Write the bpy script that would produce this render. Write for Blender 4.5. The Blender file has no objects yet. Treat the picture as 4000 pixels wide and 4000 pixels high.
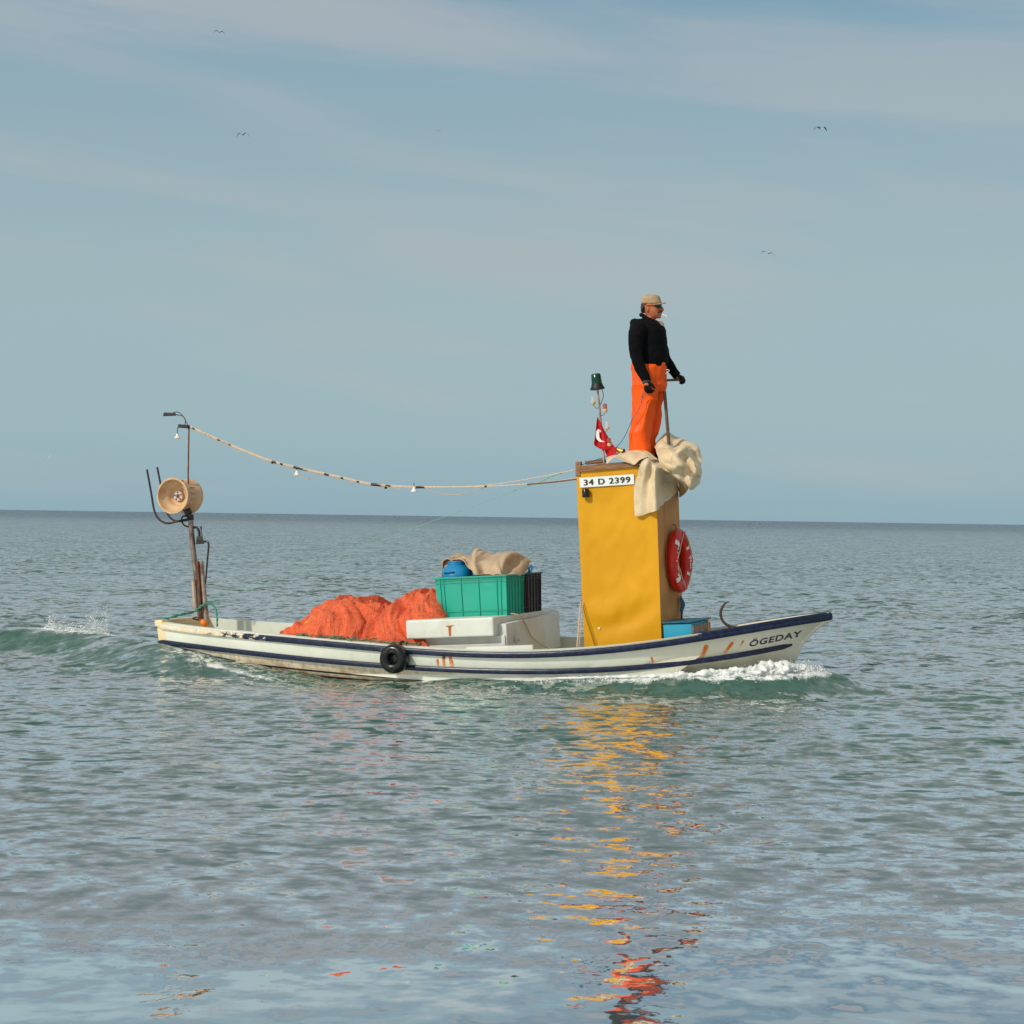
import bpy, bmesh, math, random
import numpy as np
from mathutils import Vector, Matrix
R = math.radians
random.seed(7); rng = np.random.default_rng(11)
scene = bpy.context.scene
COL = scene.collection

# ------------------------------------------------------------------ camera
CAMZ = 1.65
FPX = 6700.0                       # focal length in photograph pixels (4000 wide)
PITCH = math.atan(20/FPX); ROLL = R(0.845)
RC = Matrix.Rotation(math.pi/2+PITCH, 3, 'X') @ Matrix.Rotation(ROLL, 3, 'Z')
cd = bpy.data.cameras.new('camera'); cam = bpy.data.objects.new('camera', cd); COL.objects.link(cam)
cam.matrix_world = Matrix.Translation((0, 0, CAMZ)) @ RC.to_4x4()
cd.sensor_width = 36; cd.lens = 36*FPX/4000; cd.clip_start = 0.1; cd.clip_end = 60000
scene.camera = cam

# ------------------------------------------------------------------ sky and sun
SUN_AZ = R(227)      # compass style, clockwise from +Y: behind the camera, to the left
SUN_EL = R(36)
w = bpy.data.worlds.new('World'); scene.world = w; w.use_nodes = True
nt = w.node_tree; N = nt.nodes; L = nt.links; N.clear()
out = N.new('ShaderNodeOutputWorld'); bg = N.new('ShaderNodeBackground'); L.new(bg.outputs[0], out.inputs[0])
bg.inputs[1].default_value = 0.1
def wn(t, **k):
    n = N.new(t)
    for a, b in k.items(): setattr(n, a, b)
    return n
sky = wn('ShaderNodeTexSky', sky_type='NISHITA', sun_disc=False, sun_elevation=SUN_EL, sun_rotation=SUN_AZ,
         air_density=1.2, dust_density=2.0, ozone_density=1.0)
tc = wn('ShaderNodeTexCoord')
sep = wn('ShaderNodeSeparateXYZ'); L.new(tc.outputs['Generated'], sep.inputs[0])
# veil of thin high haze, tinted by elevation
ramp = wn('ShaderNodeValToRGB'); L.new(sep.outputs[2], ramp.inputs[0])
SK = [(0.0, (3.05, 4.7, 5.5)), (0.05, (3.3, 4.85, 5.45)), (0.13, (3.5, 4.75, 5.15)), (0.21, (3.1, 4.4, 4.95)), (0.27, (2.5, 4.0, 4.9)), (0.33, (1.5, 3.0, 4.4)), (0.45, (2.4, 3.7, 4.7)), (0.65, (3.9, 4.5, 4.8)), (1.0, (3.0, 4.0, 4.8))]
cr_ = ramp.color_ramp
while len(cr_.elements) < len(SK): cr_.elements.new(0.5)
for e, (p, c) in zip(cr_.elements, SK): e.position = p; e.color = (c[0]/10, c[1]/10, c[2]/10, 1)
sc10 = wn('ShaderNodeVectorMath', operation='SCALE'); sc10.inputs[3].default_value = 10; L.new(ramp.outputs[0], sc10.inputs[0])
mx = wn('ShaderNodeMix', data_type='RGBA'); mx.inputs[0].default_value = 0.86
L.new(sky.outputs[0], mx.inputs[6]); L.new(sc10.outputs[0], mx.inputs[7])
# streaky cirrus: coordinates are azimuth-like and elevation-like
def vmath(op, a, b=None):
    n = wn('ShaderNodeMath', operation=op)
    for i, v in enumerate((a, b)):
        if v is None: continue
        if isinstance(v, (int, float)): n.inputs[i].default_value = v
        else: L.new(v, n.inputs[i])
    return n.outputs[0]
tilt = vmath('ADD', sep.outputs[2], vmath('MULTIPLY', sep.outputs[0], 0.10))
cmb = wn('ShaderNodeCombineXYZ')
L.new(vmath('MULTIPLY', sep.outputs[0], 3.0), cmb.inputs[0]); L.new(vmath('MULTIPLY', tilt, 22.0), cmb.inputs[1]); L.new(vmath('MULTIPLY', sep.outputs[1], 1.5), cmb.inputs[2])
ns = wn('ShaderNodeTexNoise'); ns.inputs['Scale'].default_value = 1.0; ns.inputs['Detail'].default_value = 6; ns.inputs['Roughness'].default_value = 0.5; ns.inputs['Distortion'].default_value = 0.3
L.new(cmb.outputs[0], ns.inputs[0])
# a broad pinkish band at about 15 degrees plus higher broken cloud
def bump1(x, c, wd):
    d = vmath('DIVIDE', vmath('SUBTRACT', x, c), wd)
    return vmath('POWER', 2.718, vmath('MULTIPLY', vmath('MULTIPLY', d, d), -1.0))
band = bump1(tilt, 0.262, 0.020)
high = bump1(sep.outputs[2], 0.40, 0.13)
low = bump1(sep.outputs[2], 0.17, 0.07)
wgt = vmath('ADD', vmath('ADD', vmath('MULTIPLY', band, 0.25), vmath('MULTIPLY', high, 0.20)), vmath('MULTIPLY', low, 0.06))
cl = wn('ShaderNodeMapRange', interpolation_type='SMOOTHSTEP'); cl.inputs[1].default_value = 0.52; cl.inputs[2].default_value = 0.80
L.new(vmath('ADD', ns.outputs[0], wgt), cl.inputs[0])
hi = wn('ShaderNodeMapRange', interpolation_type='SMOOTHSTEP'); L.new(sep.outputs[2], hi.inputs[0]); hi.inputs[1].default_value = .24; hi.inputs[2].default_value = .32
hi.inputs[3].default_value = .46; hi.inputs[4].default_value = .85
cf = vmath('MULTIPLY', cl.outputs[0], hi.outputs[0])
mx2 = wn('ShaderNodeMix', data_type='RGBA'); L.new(cf, mx2.inputs[0]); L.new(mx.outputs[2], mx2.inputs[6]); mx2.inputs[7].default_value = (4.55, 4.75, 4.95, 1)
# broken cloud overhead, above the picture, that the calm water near the beach mirrors
cmb2 = wn('ShaderNodeCombineXYZ'); L.new(vmath('MULTIPLY', sep.outputs[0], 5.0), cmb2.inputs[0]); L.new(vmath('MULTIPLY', sep.outputs[2], 17.0), cmb2.inputs[1]); L.new(vmath('MULTIPLY', sep.outputs[1], 2.0), cmb2.inputs[2])
ns2 = wn('ShaderNodeTexNoise'); ns2.inputs['Scale'].default_value = 1.0; ns2.inputs['Detail'].default_value = 4; ns2.inputs['Roughness'].default_value = .55; L.new(cmb2.outputs[0], ns2.inputs[0])
c2 = wn('ShaderNodeMapRange', interpolation_type='SMOOTHSTEP'); c2.inputs[1].default_value = .455; c2.inputs[2].default_value = .51; L.new(ns2.outputs[0], c2.inputs[0])
h2 = wn('ShaderNodeMapRange', interpolation_type='SMOOTHSTEP'); L.new(sep.outputs[2], h2.inputs[0]); h2.inputs[1].default_value = .29; h2.inputs[2].default_value = .33; h2.inputs[4].default_value = .85
mx3 = wn('ShaderNodeMix', data_type='RGBA'); L.new(vmath('MULTIPLY', c2.outputs[0], h2.outputs[0]), mx3.inputs[0]); L.new(mx2.outputs[2], mx3.inputs[6]); mx3.inputs[7].default_value = (5.15, 5.15, 5.2, 1)
L.new(mx3.outputs[2], bg.inputs[0])

sd = bpy.data.lights.new('sun', 'SUN'); sd.energy = 2.8; sd.angle = R(2.0); sd.color = (1.0, 0.91, 0.78)
so = bpy.data.objects.new('sun', sd); COL.objects.link(so)
sdir = Vector((math.sin(SUN_AZ)*math.cos(SUN_EL), math.cos(SUN_AZ)*math.cos(SUN_EL), math.sin(SUN_EL)))
so.rotation_euler = sdir.to_track_quat('Z', 'Y').to_euler()
so.location = sdir*50

scene.render.engine = 'CYCLES'
scene.view_settings.view_transform = 'Standard'; scene.view_settings.look = 'None'
scene.view_settings.exposure = 0; scene.view_settings.gamma = 1
scene.render.resolution_x = scene.render.resolution_y = 1024
scene.cycles.max_bounces = 6; scene.cycles.glossy_bounces = 3; scene.cycles.transparent_max_bounces = 6

# ------------------------------------------------------------------ boat frame
TH = R(20.5); PT = R(4.0)
BC = Vector((0, 17.8, 0))
Fv = Vector((math.cos(TH)*math.cos(PT), -math.sin(TH)*math.cos(PT), math.sin(PT)))
Lv = Vector((math.sin(TH), math.cos(TH), 0)); Uv = Fv.cross(Lv)
MB = Matrix((( Fv.x, Lv.x, Uv.x, BC.x), (Fv.y, Lv.y, Uv.y, BC.y), (Fv.z, Lv.z, Uv.z, BC.z), (0, 0, 0, 1)))
MBI = MB.inverted()
_o = MBI @ Vector((0, 0, CAMZ))
def _ray(px, py):
    d = RC @ Vector(((px-2000)/FPX, -(py-2000)/FPX, -1))
    return MBI.to_3x3() @ d
def P(px, py, y=0.0):            # point of the boat's plane at lateral offset y (metres, + = far side)
    d = _ray(px, py); t = (y-_o.y)/d.y; return _o + d*t
def PF(px, py, x):               # the same for a plane across the boat
    d = _ray(px, py); t = (x-_o.x)/d.x; return _o + d*t

# ------------------------------------------------------------------ geometry helpers
class G:
    def __init__(s): s.v = []; s.f = []; s.m = []
    def add(s, v, f, mi=0):
        b = len(s.v); s.v += [tuple(p) for p in v]; s.f += [tuple(i+b for i in q) for q in f]; s.m += [mi]*len(f); return s
    def merge(s, o, mi=None):
        b = len(s.v); s.v += o.v; s.f += [tuple(i+b for i in q) for q in o.f]; s.m += (o.m if mi is None else [mi]*len(o.f)); return s
def bmg(bm):
    bm.verts.index_update(); g = G(); g.add([v.co[:] for v in bm.verts], [[v.index for v in f.verts] for f in bm.faces]); bm.free(); return g
def hexa(c, bev=0.0, seg=2):     # 8 corners: bottom ring then top ring
    bm = bmesh.new(); vs = [bm.verts.new(Vector(p)) for p in c]
    for q in ((3,2,1,0),(4,5,6,7),(0,1,5,4),(1,2,6,5),(2,3,7,6),(3,0,4,7)): bm.faces.new([vs[i] for i in q])
    bmesh.ops.recalc_face_normals(bm, faces=bm.faces)
    if bev: bmesh.ops.bevel(bm, geom=list(bm.edges), offset=bev, segments=seg, profile=0.6, affect='EDGES')
    return bmg(bm)
def box(x0, x1, y0, y1, z0, z1, bev=0.0, seg=2):
    return hexa([(x0,y0,z0),(x1,y0,z0),(x1,y1,z0),(x0,y1,z0),(x0,y0,z1),(x1,y0,z1),(x1,y1,z1),(x0,y1,z1)], bev, seg)
def beam(a, b, wdt, hgt, up=(0,0,1), bev=0.002):
    a = Vector(a); b = Vector(b); d = (b-a).normalized(); u = Vector(up); s = d.cross(u).normalized(); u = s.cross(d)
    c = []
    for du in (-hgt/2, hgt/2):
        for p, q in ((a, -1), (b, -1), (b, 1), (a, 1)): c.append(p + s*q*wdt/2 + u*du)
    return hexa(c, bev)
def crpath(pts, n=6, closed=False):
    pts = [Vector(p) for p in pts]; out_ = []; m = len(pts)
    rngm = m if closed else m-1
    for i in range(rngm):
        g = (lambda k: pts[k % m]) if closed else (lambda k: pts[max(0, min(m-1, k))])
        p0, p1, p2, p3 = g(i-1), g(i), g(i+1), g(i+2)
        for j in range(n):
            t = j/n
            out_.append(0.5*((2*p1)+(p2-p0)*t+(2*p0-5*p1+4*p2-p3)*t*t+(3*p1-p0-3*p2+p3)*t**3))
    if not closed: out_.append(pts[-1])
    return out_
def tube(pts, r, n=8, closed=False, caps=True):
    pts = [Vector(p) for p in pts]; m = len(pts)
    rs = r if isinstance(r, (list, tuple)) else [r]*m
    if len(rs) != m: rs = list(np.interp(np.linspace(0, 1, m), np.linspace(0, 1, len(rs)), rs))
    v = []; f = []; prev = None
    for i, p in enumerate(pts):
        a = pts[(i-1) % m] if (closed or i) else p; b = pts[(i+1) % m] if (closed or i < m-1) else p
        d = (b-a); d = d.normalized() if d.length > 1e-9 else Vector((0,0,1))
        if prev is None:
            prev = d.orthogonal().normalized()
        u = (prev - d*prev.dot(d)); u = u.normalized() if u.length > 1e-6 else d.orthogonal().normalized(); prev = u
        s = d.cross(u)
        for k in range(n):
            a_ = 2*math.pi*k/n; v.append(p + (u*math.cos(a_)+s*math.sin(a_))*rs[i])
    for i in range(m if closed else m-1):
        j = (i+1) % m
        for k in range(n):
            f.append((i*n+k, i*n+(k+1)%n, j*n+(k+1)%n, j*n+k))
    if not closed and caps: f.append(tuple(range(n-1, -1, -1))); f.append(tuple((m-1)*n+k for k in range(n)))
    return G().add(v, f)
def lathe(prof, o, ax, n=24, closed=False, up=None):   # prof: (radius, height along axis)
    o = Vector(o); ax = Vector(ax).normalized(); u = ax.orthogonal().normalized(); s = ax.cross(u); v = []; f = []
    for r, h in prof:
        for k in range(n):
            a = 2*math.pi*k/n; v.append(o+ax*h+(u*math.cos(a)+s*math.sin(a))*max(r, 1e-4))
    m = len(prof)
    for i in range(m if closed else m-1):
        j = (i+1) % m
        for k in range(n): f.append((i*n+k, i*n+(k+1)%n, j*n+(k+1)%n, j*n+k))
    if not closed: f.append(tuple(range(n-1, -1, -1))); f.append(tuple((m-1)*n+k for k in range(n)))
    return G().add(v, f)
def cr1(xs, ys, x):              # smooth 1-D interpolation (monotone-ish hermite)
    xs = np.asarray(xs, float); ys = np.asarray(ys, float); x = np.clip(np.asarray(x, float), xs[0], xs[-1])
    d = np.gradient(ys, xs); i = np.clip(np.searchsorted(xs, x, side='right')-1, 0, len(xs)-2)
    h = xs[i+1]-xs[i]; t = (x-xs[i])/h
    return (2*t**3-3*t**2+1)*ys[i]+(t**3-2*t**2+t)*h*d[i]+(-2*t**3+3*t**2)*ys[i+1]+(t**3-t**2)*h*d[i+1]
def vnoise(p, seed=0):           # cheap smooth value noise, p: (n,3)
    p = np.asarray(p, float); i = np.floor(p).astype(np.int64); f = p-i; f = f*f*(3-2*f)
    def h(a, b, c):
        n = (a*374761393 + b*668265263 + c*2147483647 + seed*1274126177) & 0x7fffffff
        n = ((n ^ (n >> 13))*1274126177) & 0x7fffffff
        return ((n ^ (n >> 16)) & 0xffff)/65535.0
    r = 0
    for dx in (0, 1):
        for dy in (0, 1):
            for dz in (0, 1):
                wgt_ = (f[:,0] if dx else 1-f[:,0])*(f[:,1] if dy else 1-f[:,1])*(f[:,2] if dz else 1-f[:,2])
                r = r + wgt_*h(i[:,0]+dx, i[:,1]+dy, i[:,2]+dz)
    return r*2-1
def surf(ctrl, nu=8, disp=None):   # ctrl[row][col] -> Vector; bicubic sheet
    rows = [crpath(r_, nu) for r_ in ctrl]; cols = len(rows[0]); grid = []
    for c in range(cols): grid.append(crpath([rows[r_][c] for r_ in range(len(rows))], nu))
    nr = len(grid[0]); V = np.array([[grid[c][r_][:] for c in range(cols)] for r_ in range(nr)])
    du = np.gradient(V, axis=1); dv = np.gradient(V, axis=0); nn = np.cross(du, dv); nn /= np.linalg.norm(nn, axis=2, keepdims=True)+1e-9
    if disp is not None: V = V + nn*disp(V.reshape(-1, 3)).reshape(nr, cols, 1)
    f = [(r_*cols+c, r_*cols+c+1, (r_+1)*cols+c+1, (r_+1)*cols+c) for r_ in range(nr-1) for c in range(cols-1)]
    return G().add(V.reshape(-1, 3).tolist(), f)
def thick(g, t):                 # gives a sheet a real thickness
    me = bpy.data.meshes.new('t'); me.from_pydata(g.v, [], g.f); me.update()
    n = np.zeros(len(g.v)*3); me.vertices.foreach_get('normal', n); bpy.data.meshes.remove(me); V = np.array(g.v); V2 = V-n.reshape(-1, 3)*t
    k = len(g.v); f = list(g.f)+[tuple(i+k for i in q[::-1]) for q in g.f]; ec = {}
    for q in g.f:
        for a, b in zip(q, q[1:]+q[:1]): ec[(a, b)] = 1
    for (a, b) in ec:
        if (b, a) not in ec: f.append((b, a, a+k, b+k))
    return G().add(V.tolist()+V2.tolist(), f)
def fuse(g, voxel=0.012, smooth=4):  # welds overlapping pieces into one continuous skin
    me = bpy.data.meshes.new('t'); me.from_pydata(g.v, [], g.f); o = bpy.data.objects.new('t', me); COL.objects.link(o)
    a = o.modifiers.new('r', 'REMESH'); a.mode = 'VOXEL'; a.voxel_size = voxel
    b = o.modifiers.new('s', 'SMOOTH'); b.factor = 0.5; b.iterations = smooth
    bpy.context.view_layer.update(); dg = bpy.context.evaluated_depsgraph_get(); m2 = bpy.data.meshes.new_from_object(o.evaluated_get(dg))
    r_ = G().add([v.co[:] for v in m2.vertices], [tuple(p.vertices) for p in m2.polygons])
    bpy.data.objects.remove(o); bpy.data.meshes.remove(me); bpy.data.meshes.remove(m2); return r_
def displace(g, fn):
    me = bpy.data.meshes.new('t'); me.from_pydata(g.v, [], g.f); me.update()
    n = np.zeros(len(g.v)*3); me.vertices.foreach_get('normal', n); bpy.data.meshes.remove(me)
    V = np.array(g.v); V = V + n.reshape(-1, 3)*fn(V)[:, None]; g.v = [tuple(p) for p in V.tolist()]; return g
def text(s, size=1.0, ext=0.0, off=0.0, sp=1.0):
    c = bpy.data.curves.new('t', 'FONT'); c.body = s; c.size = size; c.extrude = ext; c.offset = off; c.space_character = sp; c.resolution_u = 4
    c.align_x = 'CENTER'; c.align_y = 'CENTER'
    o = bpy.data.objects.new('t', c); COL.objects.link(o); bpy.context.view_layer.update()
    m2 = bpy.data.meshes.new_from_object(o.evaluated_get(bpy.context.evaluated_depsgraph_get()))
    g = G().add([v.co[:] for v in m2.vertices], [tuple(p.vertices) for p in m2.polygons])
    bpy.data.objects.remove(o); bpy.data.curves.remove(c); bpy.data.meshes.remove(m2)
    V = np.array(g.v); V[:, 0] -= (V[:, 0].max()+V[:, 0].min())/2; V[:, 1] -= (V[:, 1].max()+V[:, 1].min())/2; g.v = [tuple(p) for p in V.tolist()]
    return g
def mapg(g, fn): r_ = G(); r_.v = [tuple(fn(*p)) for p in g.v]; r_.f = g.f; r_.m = g.m; return r_

def mkobj(name, g, mats, parent=None, sharp=40, off=(0,0,0)):
    me = bpy.data.meshes.new(name); ox, oy, oz = off
    me.from_pydata([(a-ox, b-oy, c-oz) for a, b, c in g.v], [], g.f)
    for m in (mats if isinstance(mats, (list, tuple)) else [mats]): me.materials.append(m)
    me.polygons.foreach_set('material_index', g.m); me.polygons.foreach_set('use_smooth', [True]*len(g.f))
    me.update(); me.set_sharp_from_angle(angle=R(sharp))
    o = bpy.data.objects.new(name, me); COL.objects.link(o)
    if parent is not None: o.parent = parent
    return o
def tag(o, label=None, cat=None, group=None, kind=None):
    for k, v in (('label', label), ('category', cat), ('group', group), ('kind', kind)):
        if v: o[k] = v
    return o
class Thing:                     # an Empty at the thing's base that parents its parts (boat frame)
    def __init__(s, name, label, cat, o, group=None):
        s.o = Vector(o); s.e = bpy.data.objects.new(name, None); COL.objects.link(s.e); s.e.empty_display_size = 0.1
        s.e.matrix_world = MB @ Matrix.Translation(s.o); tag(s.e, label, cat, group)
    def part(s, name, g, mats, parent=None, sharp=40, label=None):
        o = mkobj(name, g, mats, parent or s.e, sharp, s.o)
        if label: o['label'] = label
        return o
def solo(name, label, cat, g, mats, o, group=None, sharp=40, kind=None):
    ob = mkobj(name, g, mats, None, sharp, o); ob.matrix_world = MB @ Matrix.Translation(Vector(o)); return tag(ob, label, cat, group, kind)

# ------------------------------------------------------------------ materials
def s2l(c): return tuple(((x/255)/12.92 if x/255 <= .04045 else ((x/255+.055)/1.055)**2.4) for x in c)
class Mt:
    def __init__(s, name):
        s.m = bpy.data.materials.new(name); s.m.use_nodes = True; s.t = s.m.node_tree; s.t.nodes.clear()
        s.o = s.n('ShaderNodeOutputMaterial'); s.b = s.n('ShaderNodeBsdfPrincipled'); s.t.links.new(s.b.outputs[0], s.o.inputs[0])
        s.tc = s.n('ShaderNodeTexCoord')
    def n(s, t, **k):
        q = s.t.nodes.new(t)
        for a, b in k.items(): setattr(q, a, b)
        return q
    def set(s, sock, v):
        if isinstance(v, bpy.types.NodeSocket): s.t.links.new(v, sock)
        else: sock.default_value = v if not (isinstance(v, tuple) and len(v) == 3 and sock.type == 'RGBA') else (*v, 1)
    def math(s, op, a, b=None, c=None):
        q = s.n('ShaderNodeMath', operation=op)
        for i, v in enumerate((a, b, c)):
            if v is not None: s.set(q.inputs[i], v)
        return q.outputs[0]
    def mix(s, f, a, b):
        q = s.n('ShaderNodeMix', data_type='RGBA'); s.set(q.inputs[0], f); s.set(q.inputs[6], a); s.set(q.inputs[7], b); return q.outputs[2]
    def noise(s, scale, detail=3, rough=.5, stretch=None, col=False, dist=0.0, vec=None):
        q = s.n('ShaderNodeTexNoise'); q.inputs['Scale'].default_value = scale; q.inputs['Detail'].default_value = detail; q.inputs['Roughness'].default_value = rough; q.inputs['Distortion'].default_value = dist
        v = vec or s.tc.outputs['Object']
        if stretch:
            mp = s.n('ShaderNodeMapping'); mp.inputs['Scale'].default_value = stretch; s.t.links.new(v, mp.inputs[0]); v = mp.outputs[0]
        s.t.links.new(v, q.inputs[0]); return q.outputs[1 if col else 0]
    def mr(s, v, a, b, c=0.0, d=1.0):
        q = s.n('ShaderNodeMapRange', interpolation_type='SMOOTHSTEP'); s.set(q.inputs[0], v)
        for i, x in enumerate((a, b, c, d)): q.inputs[i+1].default_value = x
        return q.outputs[0]
    def bump(s, h, strength=.3, dist=.01):
        q = s.n('ShaderNodeBump'); q.inputs['Strength'].default_value = strength; q.inputs['Distance'].default_value = dist; s.set(q.inputs['Height'], h)
        s.t.links.new(q.outputs[0], s.b.inputs['Normal']); return q
    def base(s, v): s.set(s.b.inputs['Base Color'], v)
    def rough(s, v): s.set(s.b.inputs['Roughness'], v)
def mat(name, col, rough=.6, var=.2, scale=12, bump=.15, bscale=60, metal=0, spec=.5, dirt=None, damt=.5, dscale=6, stretch=None, bd=.004):
    m = Mt(name); c = s2l(col); n1 = m.noise(scale, 4, .55, stretch)
    a = tuple(max(0, x*(1-var)) for x in c); b = tuple(min(1, x*(1+var)) for x in c)
    base = m.mix(m.mr(n1, .3, .7), a, b)
    if dirt: base = m.mix(m.math('MULTIPLY', m.mr(m.noise(dscale, 6, .65), .45, .7), damt), base, s2l(dirt))
    m.base(base); m.rough(m.mr(m.noise(scale*2, 2), .2, .8, max(.02, rough-.1), min(1, rough+.1)))
    m.b.inputs['Metallic'].default_value = metal; m.b.inputs['Specular IOR Level'].default_value = spec
    if bump: m.bump(m.noise(bscale, 3, .6, stretch), bump, bd)
    return m.m

M = {}
M['white'] = mat('white_paint', (208, 214, 204), .45, .05, 3, .08, 30, dirt=(170, 150, 120), damt=.35, dscale=5)
M['white_in'] = mat('inner_white_paint', (204, 206, 200), .5, .05, 3, .1, 25, dirt=(180, 165, 145), damt=.4, dscale=4)
M['tan'] = mat('tan_canvas', (186, 132, 74), .85, .12, 5, .25, 220)
M['tarp'] = mat('beige_tarpaulin', (216, 196, 160), .55, .06, 4, .12, 120, dirt=(150, 125, 95), damt=.4)
M['blanket'] = mat('felt_blanket', (188, 166, 138), .95, .10, 9, .5, 260, spec=.1)
M['wood'] = mat('weathered_wood', (134, 98, 68), .8, .35, 8, .5, 30, stretch=(1, 8, 8))
M['wood_grey'] = mat('grey_wood', (125, 112, 100), .85, .3, 10, .5, 40, dirt=(40, 110, 130), damt=.9, dscale=14, stretch=(6, 1, 8))
M['pole_wood'] = mat('dark_wood_pole', (95, 76, 56), .75, .3, 20, .4, 60, stretch=(8, 8, 1))
M['steel'] = mat('stainless_tube', (150, 135, 120), .35, .25, 9, .1, 30, metal=.75, dirt=(105, 62, 35), damt=.8, dscale=7)
M['rust'] = mat('rusty_steel', (110, 70, 48), .8, .4, 14, .6, 50, metal=.2, dirt=(70, 42, 30), damt=.7)
M['rustpale'] = mat('pale_rusty_tube', (172, 156, 142), .5, .25, 8, .3, 40, metal=.4, dirt=(130, 75, 35), damt=.8, dscale=9)
M['black'] = mat('black_rubber', (18, 18, 20), .55, .3, 15, .2, 60)
M['tyre'] = mat('tyre_rubber', (14, 14, 16), .32, .3, 12, .3, 30)
M['blackmetal'] = mat('black_metal', (34, 28, 30), .5, .3, 15, .2, 50, dirt=(95, 50, 35), damt=.5, dscale=12)
M['drum'] = mat('cream_drum_paint', (205, 172, 132), .5, .10, 7, .12, 40, dirt=(170, 110, 60), damt=.55, dscale=5)
M['hub'] = mat('hub_plate', (200, 188, 180), .5, .1, 20, .1, 60, dirt=(120, 80, 60), damt=.5, dscale=20)
M['red'] = mat('lifebuoy_red', (200, 30, 10), .38, .06, 6, .05, 40)
M['whiteband'] = mat('reflective_white', (225, 222, 210), .5, .05, 20, 0, 40)
M['rope'] = mat('pale_rope', (200, 170, 135), .9, .2, 90, .6, 300)
M['cable'] = mat('cream_cable', (215, 190, 160), .7, .15, 60, .2, 200)
M['teal_rope'] = mat('green_rope', (70, 150, 130), .85, .3, 70, .5, 300)
M['blue_rope'] = mat('blue_rope', (55, 100, 125), .85, .3, 70, .5, 300)
M['thin_line'] = mat('thin_green_line', (120, 180, 150), .7, .1, 40, 0)
M['green_crate'] = mat('green_plastic', (0, 160, 136), .42, .05, 3, .04, 60)
M['dark_crate'] = mat('black_plastic', (44, 36, 32), .5, .15, 10, .05, 60, dirt=(80, 70, 60), damt=.4)
M['blue_plastic'] = mat('blue_plastic', (10, 128, 178), .38, .08, 6, .05, 40)
M['cyan_paint'] = mat('cyan_paint', (15, 150, 185), .55, .06, 9, .1, 40)
M['float'] = mat('orange_float', (240, 130, 10), .45, .15, 20, .1, 60)
M['floatyellow'] = mat('yellow_float', (235, 165, 20), .45, .15, 20, .1, 60)
M['navy'] = mat('navy_letters', (22, 34, 62), .5, .15, 30, .05, 60)
M['letter'] = mat('dark_lettering', (38, 30, 28), .6, .15, 40, 0)
M['plate'] = mat('white_number_plate', (222, 228, 224), .5, .04, 8, .05, 60)
M['lamp_green'] = mat('green_beacon_glass', (5, 58, 40), .2, .2, 20, 0)
M['lamp_black'] = mat('lamp_dark', (14, 20, 20), .3, .2, 20, 0)
M['bulb_beige'] = mat('lamp_base_beige', (215, 185, 140), .5, .1, 20, 0)
M['flag'] = mat('red_flag_cloth', (190, 8, 22), .8, .12, 20, .2, 200)
M['flagwhite'] = mat('white_flag_mark', (225, 222, 216), .8, .05, 20, 0)
M['jacket'] = mat('black_fleece', (9, 9, 12), .95, .3, 20, .4, 150, spec=.15)
M['trousers'] = mat('orange_oilskin', (236, 86, 0), .45, .06, 6, .1, 30, spec=.25)
M['glove'] = mat('black_glove', (10, 11, 12), .8, .3, 30, .3, 100, spec=.2)
M['skin'] = mat('tanned_skin', (176, 98, 62), .5, .10, 25, .15, 90)
M['cap'] = mat('khaki_cap', (168, 142, 110), .9, .10, 25, .3, 200)
M['hair'] = mat('dark_hair', (60, 48, 42), .8, .3, 60, .5, 200)
M['glasses'] = mat('sunglasses', (6, 6, 8), .15, .1, 20, 0)
M['shirt'] = mat('pale_shirt', (220, 178, 150), .9, .08, 25, .2, 200)
M['boot'] = mat('dark_boot', (20, 16, 14), .45, .2, 20, .1, 60)
M['brass'] = mat('brass_horn', (190, 150, 70), .35, .15, 15, .05, 40, metal=.6)
M['gull_dark'] = mat('gull_dark_wing', (55, 58, 68), .8, .2, 5, 0)
M['gull_white'] = mat('gull_white', (215, 205, 195), .8, .1, 5, 0)
def glassm(name, col, alpha):
    m = Mt(name); m.base(s2l(col)); m.rough(.15); m.b.inputs['Alpha'].default_value = alpha; return m.m
M['glass_clear'] = glassm('clear_lamp_glass', (215, 215, 215), .35)
M['glass_red'] = glassm('red_lamp_glass', (175, 95, 75), .75)
# yellow cabin canvas: stretched cloth with soft sag wrinkles
m = Mt('yellow_canvas'); c0 = s2l((204, 146, 6)); c1 = s2l((214, 157, 14)); m.b.inputs['Specular IOR Level'].default_value = .25
yb_ = m.mix(m.mr(m.noise(2.2, 5, .6), .3, .7), c0, c1); m.base(m.mix(m.math('MULTIPLY', m.mr(m.noise(4, 7, .7, (1.2, 1, .8)), .5, .78), .16), yb_, s2l((150, 98, 20)))); m.rough(.55)
nz = m.math('ADD', m.math('MULTIPLY', m.noise(1.6, 2, .45, (.8, 1, 1.6)), .8), m.math('MULTIPLY', m.noise(180, 2), .03)); m.bump(nz, .35, .03); M['yellow'] = m.m
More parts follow.
